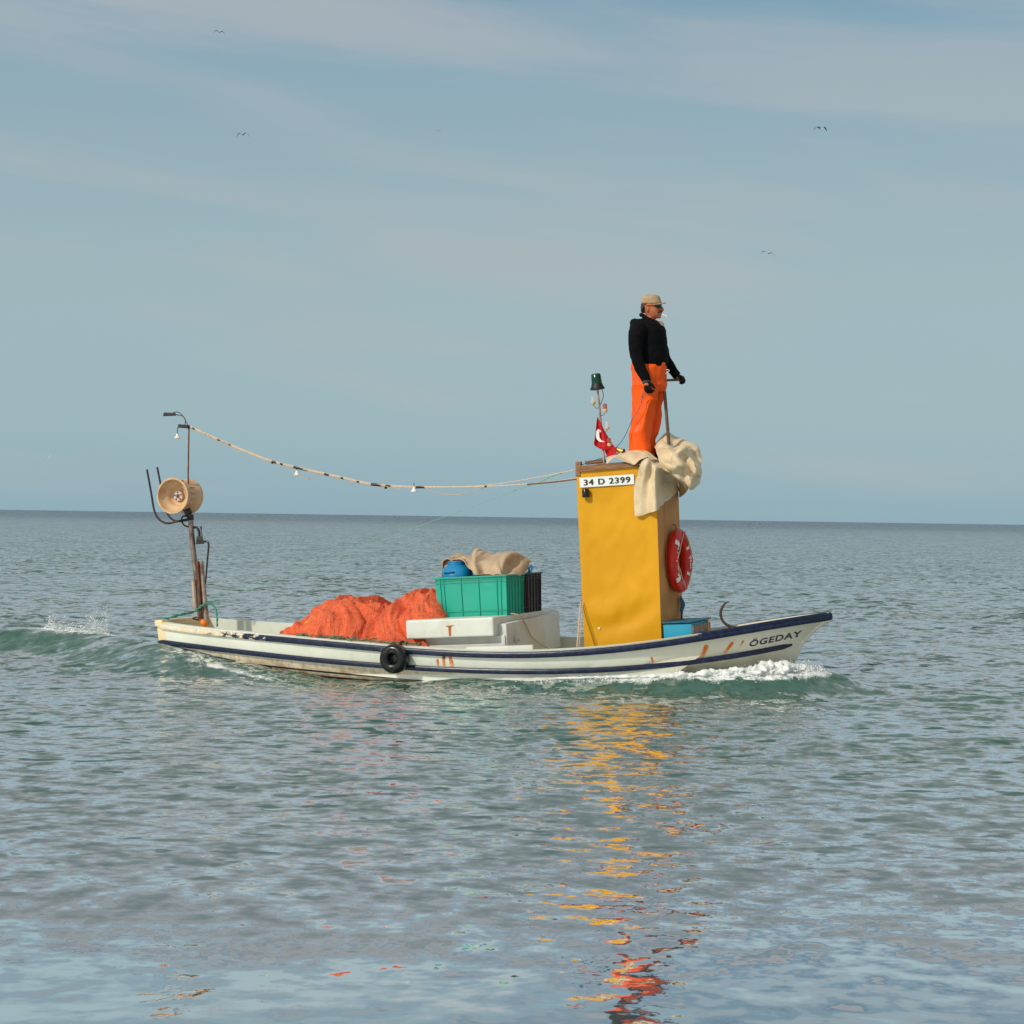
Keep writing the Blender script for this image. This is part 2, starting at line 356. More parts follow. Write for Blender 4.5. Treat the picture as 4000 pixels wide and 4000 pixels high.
# fishing net fibres
def netmat(name, a, b, c):
    m = Mt(name); n = m.noise(14, 6, .7, (1, 1, 2.5), dist=1.5); n2 = m.noise(90, 4, .7, (1, 3, 3))
    col = m.mix(m.mr(n, .3, .7), s2l(a), s2l(b)); col = m.mix(m.mr(n2, .45, .75), col, s2l(c)); m.base(col); m.rough(.9); m.b.inputs['Specular IOR Level'].default_value = .1
    m.bump(m.math('ADD', m.math('MULTIPLY', n, .7), m.math('MULTIPLY', n2, .5)), .6, .025); return m.m
M['net'] = netmat('salmon_net', (216, 78, 44), (234, 110, 70), (246, 158, 118))
M['net_pale'] = netmat('pale_net_strands', (222, 110, 78), (240, 150, 112), (248, 186, 150))
M['lead'] = mat('net_lead_line', (120, 110, 90), .9, .5, 60, .6, 200, dirt=(60, 130, 100), damt=.8, dscale=30)

# ------------------------------------------------------------------ hull shape (boat frame)
XS = P(616, 2426, -.48).x; XT = P(3240, 2405, 0).x
XR = P(3126, 2506, 0).x          # where the lower rail meets the stem
tW = [0, .12, .28, .45, .6, .72, .82, .9, .95, .98, 1.0]
vW = [.50, .70, .93, 1.06, 1.08, 1.0, .83, .60, .40, .22, .03]
def Wg(x): return cr1(tW, vW, (np.asarray(x, float)-XS)/(XT-XS))
def Wr(x): return cr1(tW, vW, (np.asarray(x, float)-XS)/(XR-XS))*.95
def fitcurve(pts, wf, deg):
    xs = []; zs = []
    for px, py in pts:
        y = -.8
        for _ in range(8):
            q = P(px, py, y); y = -float(wf(q.x))
        xs.append(q.x); zs.append(q.z)
    cf_ = np.polyfit(xs, zs, deg); return lambda x: np.polyval(cf_, x)
zG = fitcurve([(615,2426),(721,2446),(907,2461),(1119,2483),(1280,2499),(1453,2514),(1612,2527),(1840,2536),(2102,2538),(2281,2529),(2585,2499),(2745,2477),(2924,2440),(3102,2411),(3230,2397)], Wg, 5)
zR = fitcurve([(631,2508),(900,2540),(1100,2563),(1300,2586),(1498,2602),(1669,2611),(1950,2621),(2150,2621),(2350,2615),(2567,2604),(2805,2572),(2960,2545),(3120,2512)], Wr, 4)
print('XS', XS, 'XT', XT, 'XR', XR, 'zG', [round(float(zG(x)), 3) for x in np.linspace(XS, XT, 8)], 'zR', [round(float(zR(x)), 3) for x in np.linspace(XS, XR, 8)])
NS = 90
ts = np.linspace(0, 1, NS)**1.0; ts = 1-(1-ts)**1.25
XK = XR-.22
def level(k):                    # returns x(t), halfwidth(t), z(t), below(t)
    if k == 0: x = XS+ts*(XT-XS); return x, Wg(x), zG(x), zR(x)*0-.1
    if k == 1: xe = XT*.55+XR*.45; x = XS+ts*(xe-XS); a = cr1(tW, vW, ts)*.985; return x, a, (zG(np.minimum(x, XT))+zR(x))*.5 + 0.0, zR(x)*0-.05
    if k == 2: x = XS+ts*(XR-XS); return x, Wr(x), zR(x), x*0
    dz = {3: .06, 4: .12, 5: .2, 6: .30, 7: .42}[k]; wk = {3: .93, 4: .89, 5: .80, 6: .58, 7: .03}[k]
    x = XS+ts*(XR-{3: .015, 4: .04, 5: .09, 6: .18, 7: .32}[k]-XS); return x, cr1(tW, vW, ts)*wk*(1-.25*ts**3), zR(x)-dz, x*0+dz
lv = [level(k) for k in range(8)]
V = []; below = []
for s_ in (-1, 1):
    for x, wd, z, bl in lv:
        for i in range(NS): V.append((x[i], s_*wd[i], z[i])); below.append(bl[i])
gh = G(); F_ = []
nl = 8
for si in range(2):
    b = si*nl*NS
    for k in range(nl-1):
        for i in range(NS-1):
            q = (b+k*NS+i, b+k*NS+i+1, b+(k+1)*NS+i+1, b+(k+1)*NS+i); F_.append(q if si else q[::-1])
# transom, keel strip and stem
b2 = nl*NS
for k in range(nl-1):
    F_.append((k*NS, (k+1)*NS, b2+(k+1)*NS, b2+k*NS)); F_.append((k*NS+NS-1, b2+k*NS+NS-1, b2+(k+1)*NS+NS-1, (k+1)*NS+NS-1))
for i in range(NS-1): F_.append(((nl-1)*NS+i, (nl-1)*NS+i+1, b2+(nl-1)*NS+i+1, b2+(nl-1)*NS+i))
# gunwale cap and inner sides, deck
CAPW = .075; DEEP = .34
base_i = len(V); xg, wg, zg, _ = lv[0]
inset = np.minimum(CAPW, wg*.6)
deckz = zg-DEEP; deckz = np.where(xg > 2.0, zg-.34+.30*np.clip((xg-2.0)/.5, 0, 1), deckz)
for s_ in (-1, 1):
    for j, (ww, zz) in enumerate(((wg, zg), (wg-inset, zg+.004), (np.maximum(wg-inset-.03, .005), deckz))):
        for i in range(NS): V.append((min(xg[i]+(.0 if j == 0 else (.07 if i == 0 else 0)), XT-.0), s_*ww[i], zz[i])); below.append(-.2)
for si in range(2):
    b = base_i+si*3*NS
    for j in range(2):
        for i in range(NS-1):
            q = (b+j*NS+i, b+(j+1)*NS+i, b+(j+1)*NS+i+1, b+j*NS+i+1); F_.append(q if si else q[::-1])
bb = base_i+3*NS
for j in range(2): F_.append((base_i+j*NS, base_i+(j+1)*NS, bb+(j+1)*NS, bb+j*NS))
for i in range(NS-1): F_.append((base_i+2*NS+i, base_i+2*NS+i+1, bb+2*NS+i+1, bb+2*NS+i))
gh.add(V, F_)

def segd(m, sx, sz, x0, z0, x1, z1, wd):   # streak mask from (x0,z0) down to (x1,z1)
    vx, vz = x1-x0, z1-z0; l2 = vx*vx+vz*vz
    dx = m.math('SUBTRACT', sx, x0); dz = m.math('SUBTRACT', sz, z0)
    t = m.math('DIVIDE', m.math('ADD', m.math('MULTIPLY', dx, vx), m.math('MULTIPLY', dz, vz)), l2)
    tcl = m.math('MINIMUM', m.math('MAXIMUM', t, 0.0), 1.0)
    ex = m.math('SUBTRACT', dx, m.math('MULTIPLY', tcl, vx)); ez = m.math('SUBTRACT', dz, m.math('MULTIPLY', tcl, vz))
    d = m.math('SQRT', m.math('ADD', m.math('MULTIPLY', ex, ex), m.math('MULTIPLY', ez, ez)))
    return m.math('MULTIPLY', m.mr(d, wd*.35, wd, 1, 0), m.math('SUBTRACT', 1.0, m.math('MULTIPLY', tcl, .55)))
m = Mt('hull_paint')
att = m.n('ShaderNodeAttribute', attribute_name='below'); bl = att.outputs['Fac']
sp = m.n('ShaderNodeSeparateXYZ'); m.t.links.new(m.tc.outputs['Object'], sp.inputs[0]); sx, sy, sz = sp.outputs
bl2 = m.math('SUBTRACT', bl, m.math('MULTIPLY', m.math('MAXIMUM', m.math('SUBTRACT', sx, -.6), 0.0), .10))
white = m.mix(m.mr(m.noise(2.5, 5, .6), .35, .7), s2l((208, 216, 200)), s2l((220, 224, 212)))
white = m.mix(m.math('MULTIPLY', m.mr(m.noise(9, 6, .7, (1, 1, .3)), .5, .75), .22), white, s2l((186, 168, 128)))
aft = m.mr(sx, .9, 2.2, 0, 1)                    # bow planks weathered to bone colour
white = m.mix(m.math('MULTIPLY', aft, .55), white, s2l((206, 196, 172)))
fade = m.mr(m.math('ADD', bl, m.math('MULTIPLY', m.noise(5, 4, .6), .06)), .02, .11, 0, .85)
dirt = m.mix(m.mr(m.noise(16, 6, .75, (1, 1, .35)), .38, .68), s2l((226, 214, 186)), s2l((176, 132, 86)))
col = m.mix(m.math('MULTIPLY', fade, m.math('SUBTRACT', 1.0, m.math('MULTIPLY', aft, .85))), white, dirt)
st = m.math('MULTIPLY', m.mr(bl2, .112, .116), m.mr(bl2, .132, .136, 1, 0)); col = m.mix(st, col, s2l((16, 18, 34)))
col = m.mix(m.mr(bl2, .168, .174), col, s2l((128, 26, 18)))
wn_ = m.noise(14, 5, .7); cream = m.math('MULTIPLY', m.mr(m.math('ADD', sx, m.math('MULTIPLY', wn_, .12)), XS+.16, XS+.19, 1, 0), m.mr(bl, -.22, -.0, 1, .7))
col = m.mix(cream, col, s2l((226, 198, 138)))
RUST = [(1738,2567,1738,2602,.012),(1714,2578,1713,2600,.010),(1765,2561,1766,2600,.013),(1771,2580,1773,2600,.008),(2551,2568,2553,2592,.007),(2767,2524,2745,2568,.014),(2868,2510,2838,2548,.010),(2912,2502,2900,2520,.006)]
rm = None
for a, b_, c_, d_, wd in RUST:
    y = -1.0
    for _ in range(6): q = P(a, b_, y); y = -float(Wr(q.x))
    q2 = P(c_, d_, y); s__ = segd(m, sx, sz, q.x, q.z, q2.x, q2.z, wd*2.0)
    rm = s__ if rm is None else m.math('MAXIMUM', rm, s__)
near = m.mr(sy, -.01, 0, 1, 0)
rm = m.math('MULTIPLY', m.math('MULTIPLY', rm, near), m.mr(m.noise(60, 3), .2, .6, .6, 1))
rm = m.math('MINIMUM', m.math('MULTIPLY', rm, 1.5), 1.0)
col = m.mix(rm, col, m.mix(rm, s2l((238, 170, 70)), s2l((200, 104, 14))))
m.base(col); m.rough(m.mr(m.noise(6, 3), .3, .7, .32, .55)); m.bump(m.math('ADD', m.noise(4, 3), m.math('MULTIPLY', m.noise(60, 3), .1)), .12, .02)
M['hull'] = m.m
# navy rail paint, flaking to cream, most of all near the stern
def railmat(name, amount):
    m = Mt(name); sp = m.n('ShaderNodeSeparateXYZ'); m.t.links.new(m.tc.outputs['Object'], sp.inputs[0])
    st = m.mr(sp.outputs[0], XS+.2, XS+2.6, amount, 0.0)
    n = m.noise(9, 8, .75, (1, 2, 2.5)); msk = m.mr(m.math('ADD', n, m.math('SUBTRACT', st, .27)), .49, .52)
    col = m.mix(m.mr(m.noise(22, 4), .35, .7), s2l((14, 20, 46)), s2l((26, 42, 74)))
    col = m.mix(msk, col, m.mix(m.mr(m.noise(30, 3), .3, .7), s2l((224, 196, 150)), s2l((210, 214, 205)))); m.base(col); m.rough(.3)
    m.bump(m.math('ADD', m.math('MULTIPLY', msk, -.5), m.noise(20, 3)), .25, .006); return m.m
M['rail_up'] = railmat('navy_gunwale_paint', .42); M['rail_lo'] = railmat('navy_rail_paint', .06)

boat = Thing('fishing_boat', 'small white wooden fishing boat with navy rails and a tall yellow wheelhouse', 'boat', (0, 0, 0))
hull = boat.part('hull', gh, M['hull'], sharp=35)
at = hull.data.attributes.new('below', 'FLOAT', 'POINT'); at.data.foreach_set('value', below)
def sweep(xs, side, wf, zf, prof, pad):
    v = []; f = []; n = len(prof)
    pts = [Vector((x, side*(float(wf(x))+pad), float(zf(x)))) for x in xs]
    for i, p in enumerate(pts):
        d = pts[min(i+1, len(pts)-1)]-pts[max(i-1, 0)]; d.z = 0; d.normalize(); nn = Vector((-d.y, d.x, 0)) * (1 if side > 0 else -1)
        e = 1.0 if 0 < i < len(pts)-1 else .4
        for a, b_ in prof: v.append(p+nn*a*e+Vector((0, 0, b_*e)))
    for i in range(len(pts)-1):
        for k in range(n): q = (i*n+k, i*n+(k+1)%n, (i+1)*n+(k+1)%n, (i+1)*n+k); f.append(q if side < 0 else q[::-1])
    f.append(tuple(range(n))); f.append(tuple((len(pts)-1)*n+k for k in range(n-1, -1, -1)))
    return G().add(v, f)
def prof(a, b): return [(math.copysign(abs(math.cos(t))**.6, math.cos(t))*a, math.copysign(abs(math.sin(t))**.6, math.sin(t))*b) for t in [2*math.pi*k/12 for k in range(12)]]
for s_ in (-1, 1):
    xs = list(np.linspace(XS+.02, XT-.002, 110)); xs = sorted(set(xs+[XT-.03, XT-.015, XT-.008]))
    boat.part('gunwale_rail', sweep(xs, s_, Wg, lambda x: zG(x)-.045-.0*x, prof(.022, .031), .008), M['rail_up'], sharp=60)
    xs = list(np.linspace(XS+.0, XR-.06, 100))
    boat.part('lower_rail', sweep(xs, s_, Wr, zR, prof(.022, .027), .010), M['rail_lo'], sharp=60)
# thicker bulwark moulding near the bow, stem post
xs = list(np.linspace(P(2735, 2480, -.7).x, XT-.002, 40))
for s_ in (-1, 1):
    boat.part('bow_moulding', sweep(xs, s_, Wg, lambda x: zG(x)-.010, prof(.024, .020), .010), M['rail_up'])
boat.part('bow_cap', lathe([(.004, -.055), (.03, -.05), (.036, -.02), (.034, .01), (.02, .022), (.004, .026)], (XT-.005, 0, float(zG(XT))-.02), (0, 0, 1), 16), M['rail_up'])
g = G(); sp_ = [P(3240, 2416, 0), P(3196, 2444, 0), P(3158, 2478, 0), P(3130, 2508, 0), P(3112, 2545, 0), P(3096, 2580, 0), P(3050, 2640, 0)]
g.merge(tube(crpath(sp_, 4), [.03, .026, .026, .028, .03, .03, .03], 10)); boat.part('stem_post', g, M['hull'])
# transom corner block, rudder
zt = float(zG(XS))
boat.part('transom_cap', hexa([(XS-.02,-.52,zt-.06),(XS+.09,-.53,zt-.06),(XS+.09,.53,zt-.06),(XS-.02,.52,zt-.06),(XS-.02,-.52,zt+.012),(XS+.09,-.53,zt+.012),(XS+.09,.53,zt+.012),(XS-.02,.52,zt+.012)], .02, 3), mat('cream_old_paint', (226, 204, 158), .55, .08, 8, .15, 30, dirt=(160, 130, 90), damt=.4))
rd = boat.part('rudder', box(XS-.14, XS-.02, -.03, .03, zt-.55, zt-.13, .01), mat('brown_rudder', (70, 46, 40), .6, .3, 10, .3, 40))
boat.part('rudder_bracket', box(XS-.12, XS-.02, -.045, .045, zt-.15, zt-.09, .01), M['navy'], rd)
# exhaust
q = P(1742, 2556, -1.03); yh = -float(Wr(q.x))-.0
q = P(1744, 2554, yh); boat.part('exhaust_pipe', tube([q+Vector((.02,.06,.01)), q, q+Vector((-.012,-.05,-.035))], [.02, .02, .013], 12), M['steel'])
# name on the bow
from mathutils.bvhtree import BVHTree
hb_ = BVHTree.FromPolygons([Vector(p) for p in gh.v], gh.f)
tg = text('ÖGEDAY', .098, 0.0, .0016, 1.12)
a_ = P(2922, 2518, -.5); b_ = P(3120, 2474, -.2)
for _ in range(8): a_ = P(2922, 2515, -float(Wg(a_.x)*.97)); b_ = P(3119, 2475, -float(Wg(b_.x)*.93))
TX = np.array([p[0] for p in tg.v]); tw_ = TX.max()-TX.min()
def bow_y(x, z):                # half breadth of the hull skin between gunwale and lower rail
    k0, k1, k2 = lv[0], lv[1], lv[2]; zs = [np.interp(x, k[0], k[2]) for k in (k2, k1, k0)]; ws = [np.interp(x, k[0], k[1], right=0.0) for k in (k2, k1, k0)]
    return float(np.interp(z, zs, ws))
def nm(x, y, z):
    s_ = x/tw_+.5; bx = a_.x+(b_.x-a_.x)*s_ + y*.38; bz = a_.z+(b_.z-a_.z)*s_ + y*.86*(1-.0*s_)
    hit = hb_.ray_cast(Vector((bx, -3, bz)), Vector((0, 1, 0)))[0]; return (bx, (hit.y if hit else -bow_y(bx, bz))-.004, bz)
# refine the lettering so it can follow the curved planking
me = bpy.data.meshes.new('t'); me.from_pydata(tg.v, [], tg.f); bm = bmesh.new(); bm.from_mesh(me); bmesh.ops.triangulate(bm, faces=bm.faces)
bmesh.ops.subdivide_edges(bm, edges=[e for e in bm.edges if e.calc_length() > .015], cuts=2); bpy.data.meshes.remove(me)
boat.part('name_lettering', thick(mapg(bmg(bm), nm), -.002), M['navy'], label='dark slanted lettering ÖGEDAY on the bow planking')

# ---- engine housing: a wide low box with an overhanging lid
el = P(1583, 2420, -.9); er = P(1926, 2414, -.9); LT = (el.z+er.z)/2; eb = P(1760, 2492, -.9).z
eh = boat.part('engine_housing', box(el.x+.11, er.x-.0+.075, -.80, .80, deckz[10]-.05, eb+.002, .008), M['white_in'])
boat.part('housing_lid', box(el.x, er.x, -.9, 1.0, eb, LT, .022, 3), M['white'], eh, label='thick white overhanging lid with a rust streak')
c = G()
zb_ = float(zG(er.x))-.1
c.merge(hexa([(er.x+.0, -.78, zb_), (er.x+.09, -.78, zb_), (er.x+.09, .84, zb_), (er.x+.0, .84, zb_), (er.x+.0, -.78, LT-.075), (er.x+.09, -.78, LT-.075), (er.x+.09, .84, LT-.03), (er.x+.0, .84, LT-.03)], .012))
boat.part('end_panel', c, M['white_in'], eh)
rq = P(1755, 2444, -.9); gst = G()
m = Mt('rust_streak'); m.base(m.mix(m.mr(m.noise(80, 3), .3, .7), s2l((190, 110, 30)), s2l((150, 75, 20)))); m.rough(.8)
gst.add([(rq.x-.045, -.9035, rq.z), (rq.x+.055, -.9035, rq.z+.004), (rq.x+.02, -.9035, rq.z-.012), (rq.x+.012, -.9035, rq.z-.10), (rq.x-.008, -.9035, rq.z-.105), (rq.x-.012, -.9035, rq.z-.015)], [(0, 5, 4, 3, 2, 1)])
boat.part('rust_streak', gst, m.m, eh)
q0 = PF(2005, 2397, er.x+.095); rp = [PF(1995+0, 2396, er.x+.02), PF(2030, 2405, er.x+.10), PF(2055, 2440, er.x+.10), PF(2075, 2485, er.x+.11), PF(2110, 2515, er.x+.13), PF(2150, 2537, er.x+.16)]
boat.part('cord', tube(crpath(rp, 6), .006, 6), M['rope'], eh)
vq = PF(2013, 2500, er.x+.095)
boat.part('vent_fitting', lathe([(.03, 0), (.03, .02), (.018, .025), (.018, .05), (.025, .055), (.0, .06)], vq, (1, 0, .1), 12), M['white_in'], eh)
boat.part('side_step', box(er.x-.25, er.x+.45, -1.04, -.98, float(zG(er.x))-.02, float(zG(er.x))+.035, .015), M['white_in'])

# ---- wheelhouse
YN, YFAR = -.42, .42
ctl, ctr = P(2250, 1838, YN), P(2560, 1812, YN); cbl, cbr = P(2284, 2545, YN), P(2584, 2512, YN)
print('cabin', ctl, ctr, cbl, cbr)
def cab_face(p00, p10, p01, p11, nu, nv, mi, disp, g):   # bilinear panel bottom row -> top row
    b = []
    for j in range(nv+1):
        for i in range(nu+1):
            u, v_ = i/nu, j/nv; b.append((Vector(p00)*(1-u)+Vector(p10)*u)*(1-v_)+(Vector(p01)*(1-u)+Vector(p11)*u)*v_)
    n = (Vector(p10)-Vector(p00)).cross(Vector(p01)-Vector(p00)).normalized()
    arr = np.array([p[:] for p in b]); uu = np.array([[i/nu, j/nv] for j in range(nv+1) for i in range(nu+1)])
    edge = np.clip(np.minimum(np.minimum(uu[:,0], 1-uu[:,0])*8, np.minimum(uu[:,1], 1-uu[:,1])*8), 0, 1)
    arr = arr + np.outer(disp(uu)*edge, np.array(n[:]))
    f = [(j*(nu+1)+i, j*(nu+1)+i+1, (j+1)*(nu+1)+i+1, (j+1)*(nu+1)+i) for j in range(nv) for i in range(nu)]
    g.add(arr.tolist(), f, mi)
gc = G(); D = Vector((0, YFAR-YN, 0))
def wr(uu, seed=0):
    u, v_ = uu[:,0], uu[:,1]
    a = .017*np.sin((v_*26+2.2*np.sin(u*3+1)+seed))*np.exp(-((v_-.16)/.13)**2)
    b = .006*vnoise(np.c_[u*3, v_*9+u*2, u*0+seed], 3)+.004*vnoise(np.c_[u*7, v_*16-u*5, u*0+seed], 5)
    return a+b-.012*np.sin(np.pi*u)*np.sin(np.pi*v_)
cab_face(cbl, cbr, ctl, ctr, 40, 90, 0, lambda a: wr(a, 0), gc)
cab_face(cbr, cbr+D, ctr, ctr+D, 30, 90, 1, lambda a: wr(a, 3), gc)
cab_face(cbr+D, cbl+D, ctr+D, ctl+D, 20, 40, 0, lambda a: wr(a, 5), gc)
cab_face(cbl+D, cbl, ctl+D, ctl, 20, 90, 0, lambda a: -.01*np.sin(np.pi*a[:,0]), gc)
cab_face(ctl, ctr, ctl+D, ctr+D, 4, 4, 2, lambda a: a[:,0]*0, gc)
me = bpy.data.meshes.new('t'); me.from_pydata(gc.v, [], gc.f); bm = bmesh.new(); bm.from_mesh(me); bm.faces.ensure_lookup_table()
for f_, mi in zip(bm.faces, gc.m): f_.material_index = mi
bmesh.ops.remove_doubles(bm, verts=bm.verts, dist=.0005); bm.faces.index_update(); ms = [f_.material_index for f_ in bm.faces]; gc = bmg(bm); gc.m = ms; bpy.data.meshes.remove(me)
house = boat.part('wheelhouse', gc, [M['yellow'], M['tan'], M['wood']], sharp=50, label='tall narrow wheelhouse, yellow canvas sides and tan front')
# trim planks on top
ct = lambda u, y, dz=0: Vector((ctl.x+(ctr.x-ctl.x)*u, y, ctl.z+(ctr.z-ctl.z)*u+dz))
boat.part('roof_plank', beam(ct(.04, YN-.012, .004), ct(.80, YN-.012, .004), .03, .04), M['wood'], house)
boat.part('roof_plank', beam(ct(0, YN+.03, .03), ct(1.0, YN+.03, .03), .06, .03), M['wood'], house)
boat.part('roof_plank', beam(ct(0, YFAR-.03, .03), ct(1.0, YFAR-.03, .03), .06, .03), M['wood'], house)
boat.part('corner_post', beam(P(2261, 1862, YN+.02), P(2261, 1803, YN+.02), .05, .055, (1,0,0), .004), M['wood'], house)
boat.part('roof_board', beam(P(2290, 1808, -.15), P(2362, 1800, -.15), .09, .035), M['wood'], house)
boat.part('roof_board', beam(P(2338, 1817, -.2), P(2420, 1812, -.2), .12, .025), M['wood'], house)
# canvas seam on the tan face, plate, side lamp, mark
for u in (.33,):
    boat.part('canvas_seam', tube([Vector(cbr)*(1-v_)+Vector(ctr)*v_+Vector((.004, (YFAR-YN)*u, 0)) for v_ in np.linspace(.45, .97, 8)], .003, 5), M['tan'], house)
pc = [P(2266, 1905, YN-.012), P(2478, 1891, YN-.012), P(2476, 1852, YN-.012), P(2264, 1867, YN-.012)]
pl = boat.part('number_plate', thick(G().add([tuple(p) for p in pc], [(0, 1, 2, 3)]), -.004), M['plate'], house)
def bold(t0, dx, dz):
    o_ = G()
    for k_, a0 in enumerate((-1, -.5, 0, .5, 1)): o_.merge(mapg(t0, lambda x, y, z: (x+a0*dx, y, z+k_*dz)))
    return o_
tg = bold(text('34 D 2399', 1, 0, .006, 1.16), .032, .00025); VV = np.array(tg.v); hw = (VV[:,0].max()-VV[:,0].min()); hh = (VV[:,1].max()-VV[:,1].min())
def pm(x, y, z):
    u = .5+.005+x/hw*.86; v_ = .49+y/hh*.60; p = (pc[0]*(1-u)+pc[1]*u)*(1-v_)+(pc[3]*(1-u)+pc[2]*u)*v_; return (p.x, p.y-.0065-z, p.z)
boat.part('plate_lettering', thick(mapg(tg, pm), -.0015), M['letter'], house, label='black lettering 34 D 2399 on the plate')
a, b_ = P(2279, 1944, YN-.01), P(2303, 1915, YN-.01)
boat.part('side_lamp', lathe([(.005, 0), (.034, .0), (.036, .01), (.036, .075), (.028, .085), (.005, .088)], ((a.x+b_.x)/2, YN-.035, a.z), (0, 0, 1), 16), M['lamp_black'], house)
q = P(2339, 2455, YN-.004); boat.part('paint_spot', lathe([(.001, 0), (.013, 0.002), (.011, .004), (.001, .006)], (q.x, YN+.004, q.z), (0, -1, 0), 10), M['plate'], house)
# fairlead hook on the tan face above the lifebuoy and shackle below
XFc = lambda z: cbr.x+(ctr.x-cbr.x)*(z-cbr.z)/(ctr.z-cbr.z)
q = PF(2627, 2065, XFc(2.05)+.0)
boat.part('hook', tube(crpath([q+Vector((0,0,.04)), q+Vector((.03,0,.03)), q+Vector((.035,0,-.02)), q+Vector((.01,0,-.04))], 5), .006, 6), M['steel'], house)
q = PF(2659, 2338, XFc(1.2)+.02); pth = [q+Vector((0, .0, .02)), q+Vector((.02, -.05, -.06)), q+Vector((.01, -.07, -.13))]
boat.part('blue_strap', tube(crpath([q, q+Vector((.02, .02, -.06)), q+Vector((.01, -.02, -.14)), q+Vector((0, -.03, -.3))], 5), [.018, .02, .012, .008], 6), M['blue_rope'], house)
boat.part('blue_strap', tube(crpath(pth, 5), [.012, .014, .012], 6), M['blue_rope'], house)
boat.part('shackle', lathe([(.004, -.02), (.022, -.012), (.022, .012), (.004, .02)], q, (0, 1, .3), 10), M['hub'], house)
# stay ropes beside the cabin (left edge)
for k, (a, b_) in enumerate((((2268, 2352), (2254, 2528)), ((2276, 2352), (2262, 2528)))):
    boat.part('lashing', tube(crpath([P(*a, YN-.02), P((a[0]+b_[0])/2, (a[1]+b_[1])/2, -.6), P(*b_, -.8)], 5), .008 if k == 0 else .004, 6), M['rope'], house)

# steering column: pole and tiller bar
boat.part('steering_pole', tube([P(2596, 1529, -.02), P(2611, 1712, -.02), P(2616, 1800, 0)], .0165, 10), M['pole_wood'])
boat.part('tiller_bar', tube([P(2560, 1487, .12), P(2644, 1484, .20), P(2664, 1483, .22)], .0125, 8), M['pole_wood'])

# ---- lamp mast by the cabin
mpts = [P(2334, 1519, -.22), P(2341, 1586, -.22), P(2346, 1640, -.22), P(2360, 1815, -.22)]
mast = boat.part('light_mast', tube(mpts, [.010, .011, .011, .013], 10), M['rustpale'])
bc_ = P(2334, 1519, -.22)
boat.part('beacon_base', lathe([(.005, -.002), (.074, -.004), (.075, .004), (.06, .03), (.055, .05), (.053, .054), (.005, .055)], bc_, (-.07, 0, 1), 20), M['black'], mast)
boat.part('green_beacon', lathe([(.053, .052), (.053, .07), (.048, .145), (.042, .152), (.004, .154)], bc_, (-.07, 0, 1), 20), M['lamp_green'], mast)
boat.part('wire', tube(crpath([P(2351, 1521, -.24), P(2357, 1545, -.24), P(2350, 1570, -.24), P(2344, 1582, -.23)], 5), .004, 6), M['black'], mast)
for (px, py, red, sx_) in ((2317, 1577, 0, -1), (2364, 1606, 1, 1), (2372, 1674, 0, 1), (2379, 1740, 1, 1)):
    q = P(px, py, -.26)
    lb = boat.part('lamp_holder', lathe([(.004, -.022), (.016, -.02), (.026, -.008), (.027, .006), (.022, .010), (.004, .011)], q+Vector((0,0,.01)), (0, 0, 1), 14), M['bulb_beige'], mast)
    boat.part('lamp_glass', lathe([(.021, .010), (.021, .058), (.017, .062), (.002, .063)], q+Vector((0,0,.01)), (0, 0, 1), 14), M['glass_red' if red else 'glass_clear'], lb) if False else boat.part('lamp_glass', lathe([(.0215, .020), (.0215, .070), (.018, .074), (.002, .075)], q, (0, 0, 1), 14), M['glass_red' if red else 'glass_clear'], mast)
    e = P(2343+(py-1586)*.09, py+12, -.22)
    boat.part('wire', tube(crpath([q+Vector((0,0,-.012)), (q+e)/2+Vector((0,0,-.03)), e], 5), .003, 5), M['blue_rope'], mast)
boat.part('horn', lathe([(.004, -.005), (.022, -.004), (.026, .0), (.022, .06), (.019, .09), (.004, .092)], P(2434, 1764, -.2), (-.93, 0, .37), 16), [M['brass']], mast)
boat.part('horn_mouth', lathe([(.028, -.012), (.030, -.006), (.028, .002), (.024, .003), (.022, -.008), (.004, -.005)], P(2434, 1764, -.2), (-.93, 0, .37), 16), M['black'], mast)

# ---- net hauler at the stern: tubes, drum, guards, valve
hy = 0.0
hauler = boat.part('hauler_post', tube([P(743, 2010, hy), P(752, 2120, hy), P(768, 2262, hy), P(784, 2420, hy)], .030, 16), M['steel'], label='leaning steel post of the net hauler')
boat.part('sleeve_tube', tube([P(757, 2266, hy-.03), P(765, 2390, hy-.03)], .032, 14), M['rustpale'], hauler)
boat.part('sleeve_tube', tube([P(784, 2191, hy+.0), P(808, 2440, hy)], .031, 14), M['rustpale'], hauler)
boat.part('rusty_channel', beam(P(771, 2192, hy-.045), P(786, 2410, hy-.045), .03, .028, (0,-1,0)), M['rust'], hauler)
DC = P(705, 1938, -.02)
dp = [(.182,-.172),(.198,-.172),(.203,-.165),(.198,-.155),(.178,-.11),(.165,-.05),(.163,.03),(.172,.09),(.190,.13),(.200,.155),(.195,.165),(.12,.155),(.02,.15),(.02,.02),(.075,-.02),(.092,-.03),(.105,-.045),(.112,-.07),(.128,-.085),(.150,-.10),(.168,-.13)]
drum = boat.part('hauler_drum', lathe(dp, DC, (0, 1, 0), 56, closed=True), M['drum'], hauler, sharp=50, label='cream wheel-shaped drum of the net hauler')
hb = G().merge(lathe([(.02, .0), (.052, -.0), (.056, .006), (.056, .03), (.02, .03)], DC+Vector((0,-.052,0)), (0, 1, 0), 28))
boat.part('drum_hub', hb, M['hub'], hauler)
bg_ = G()
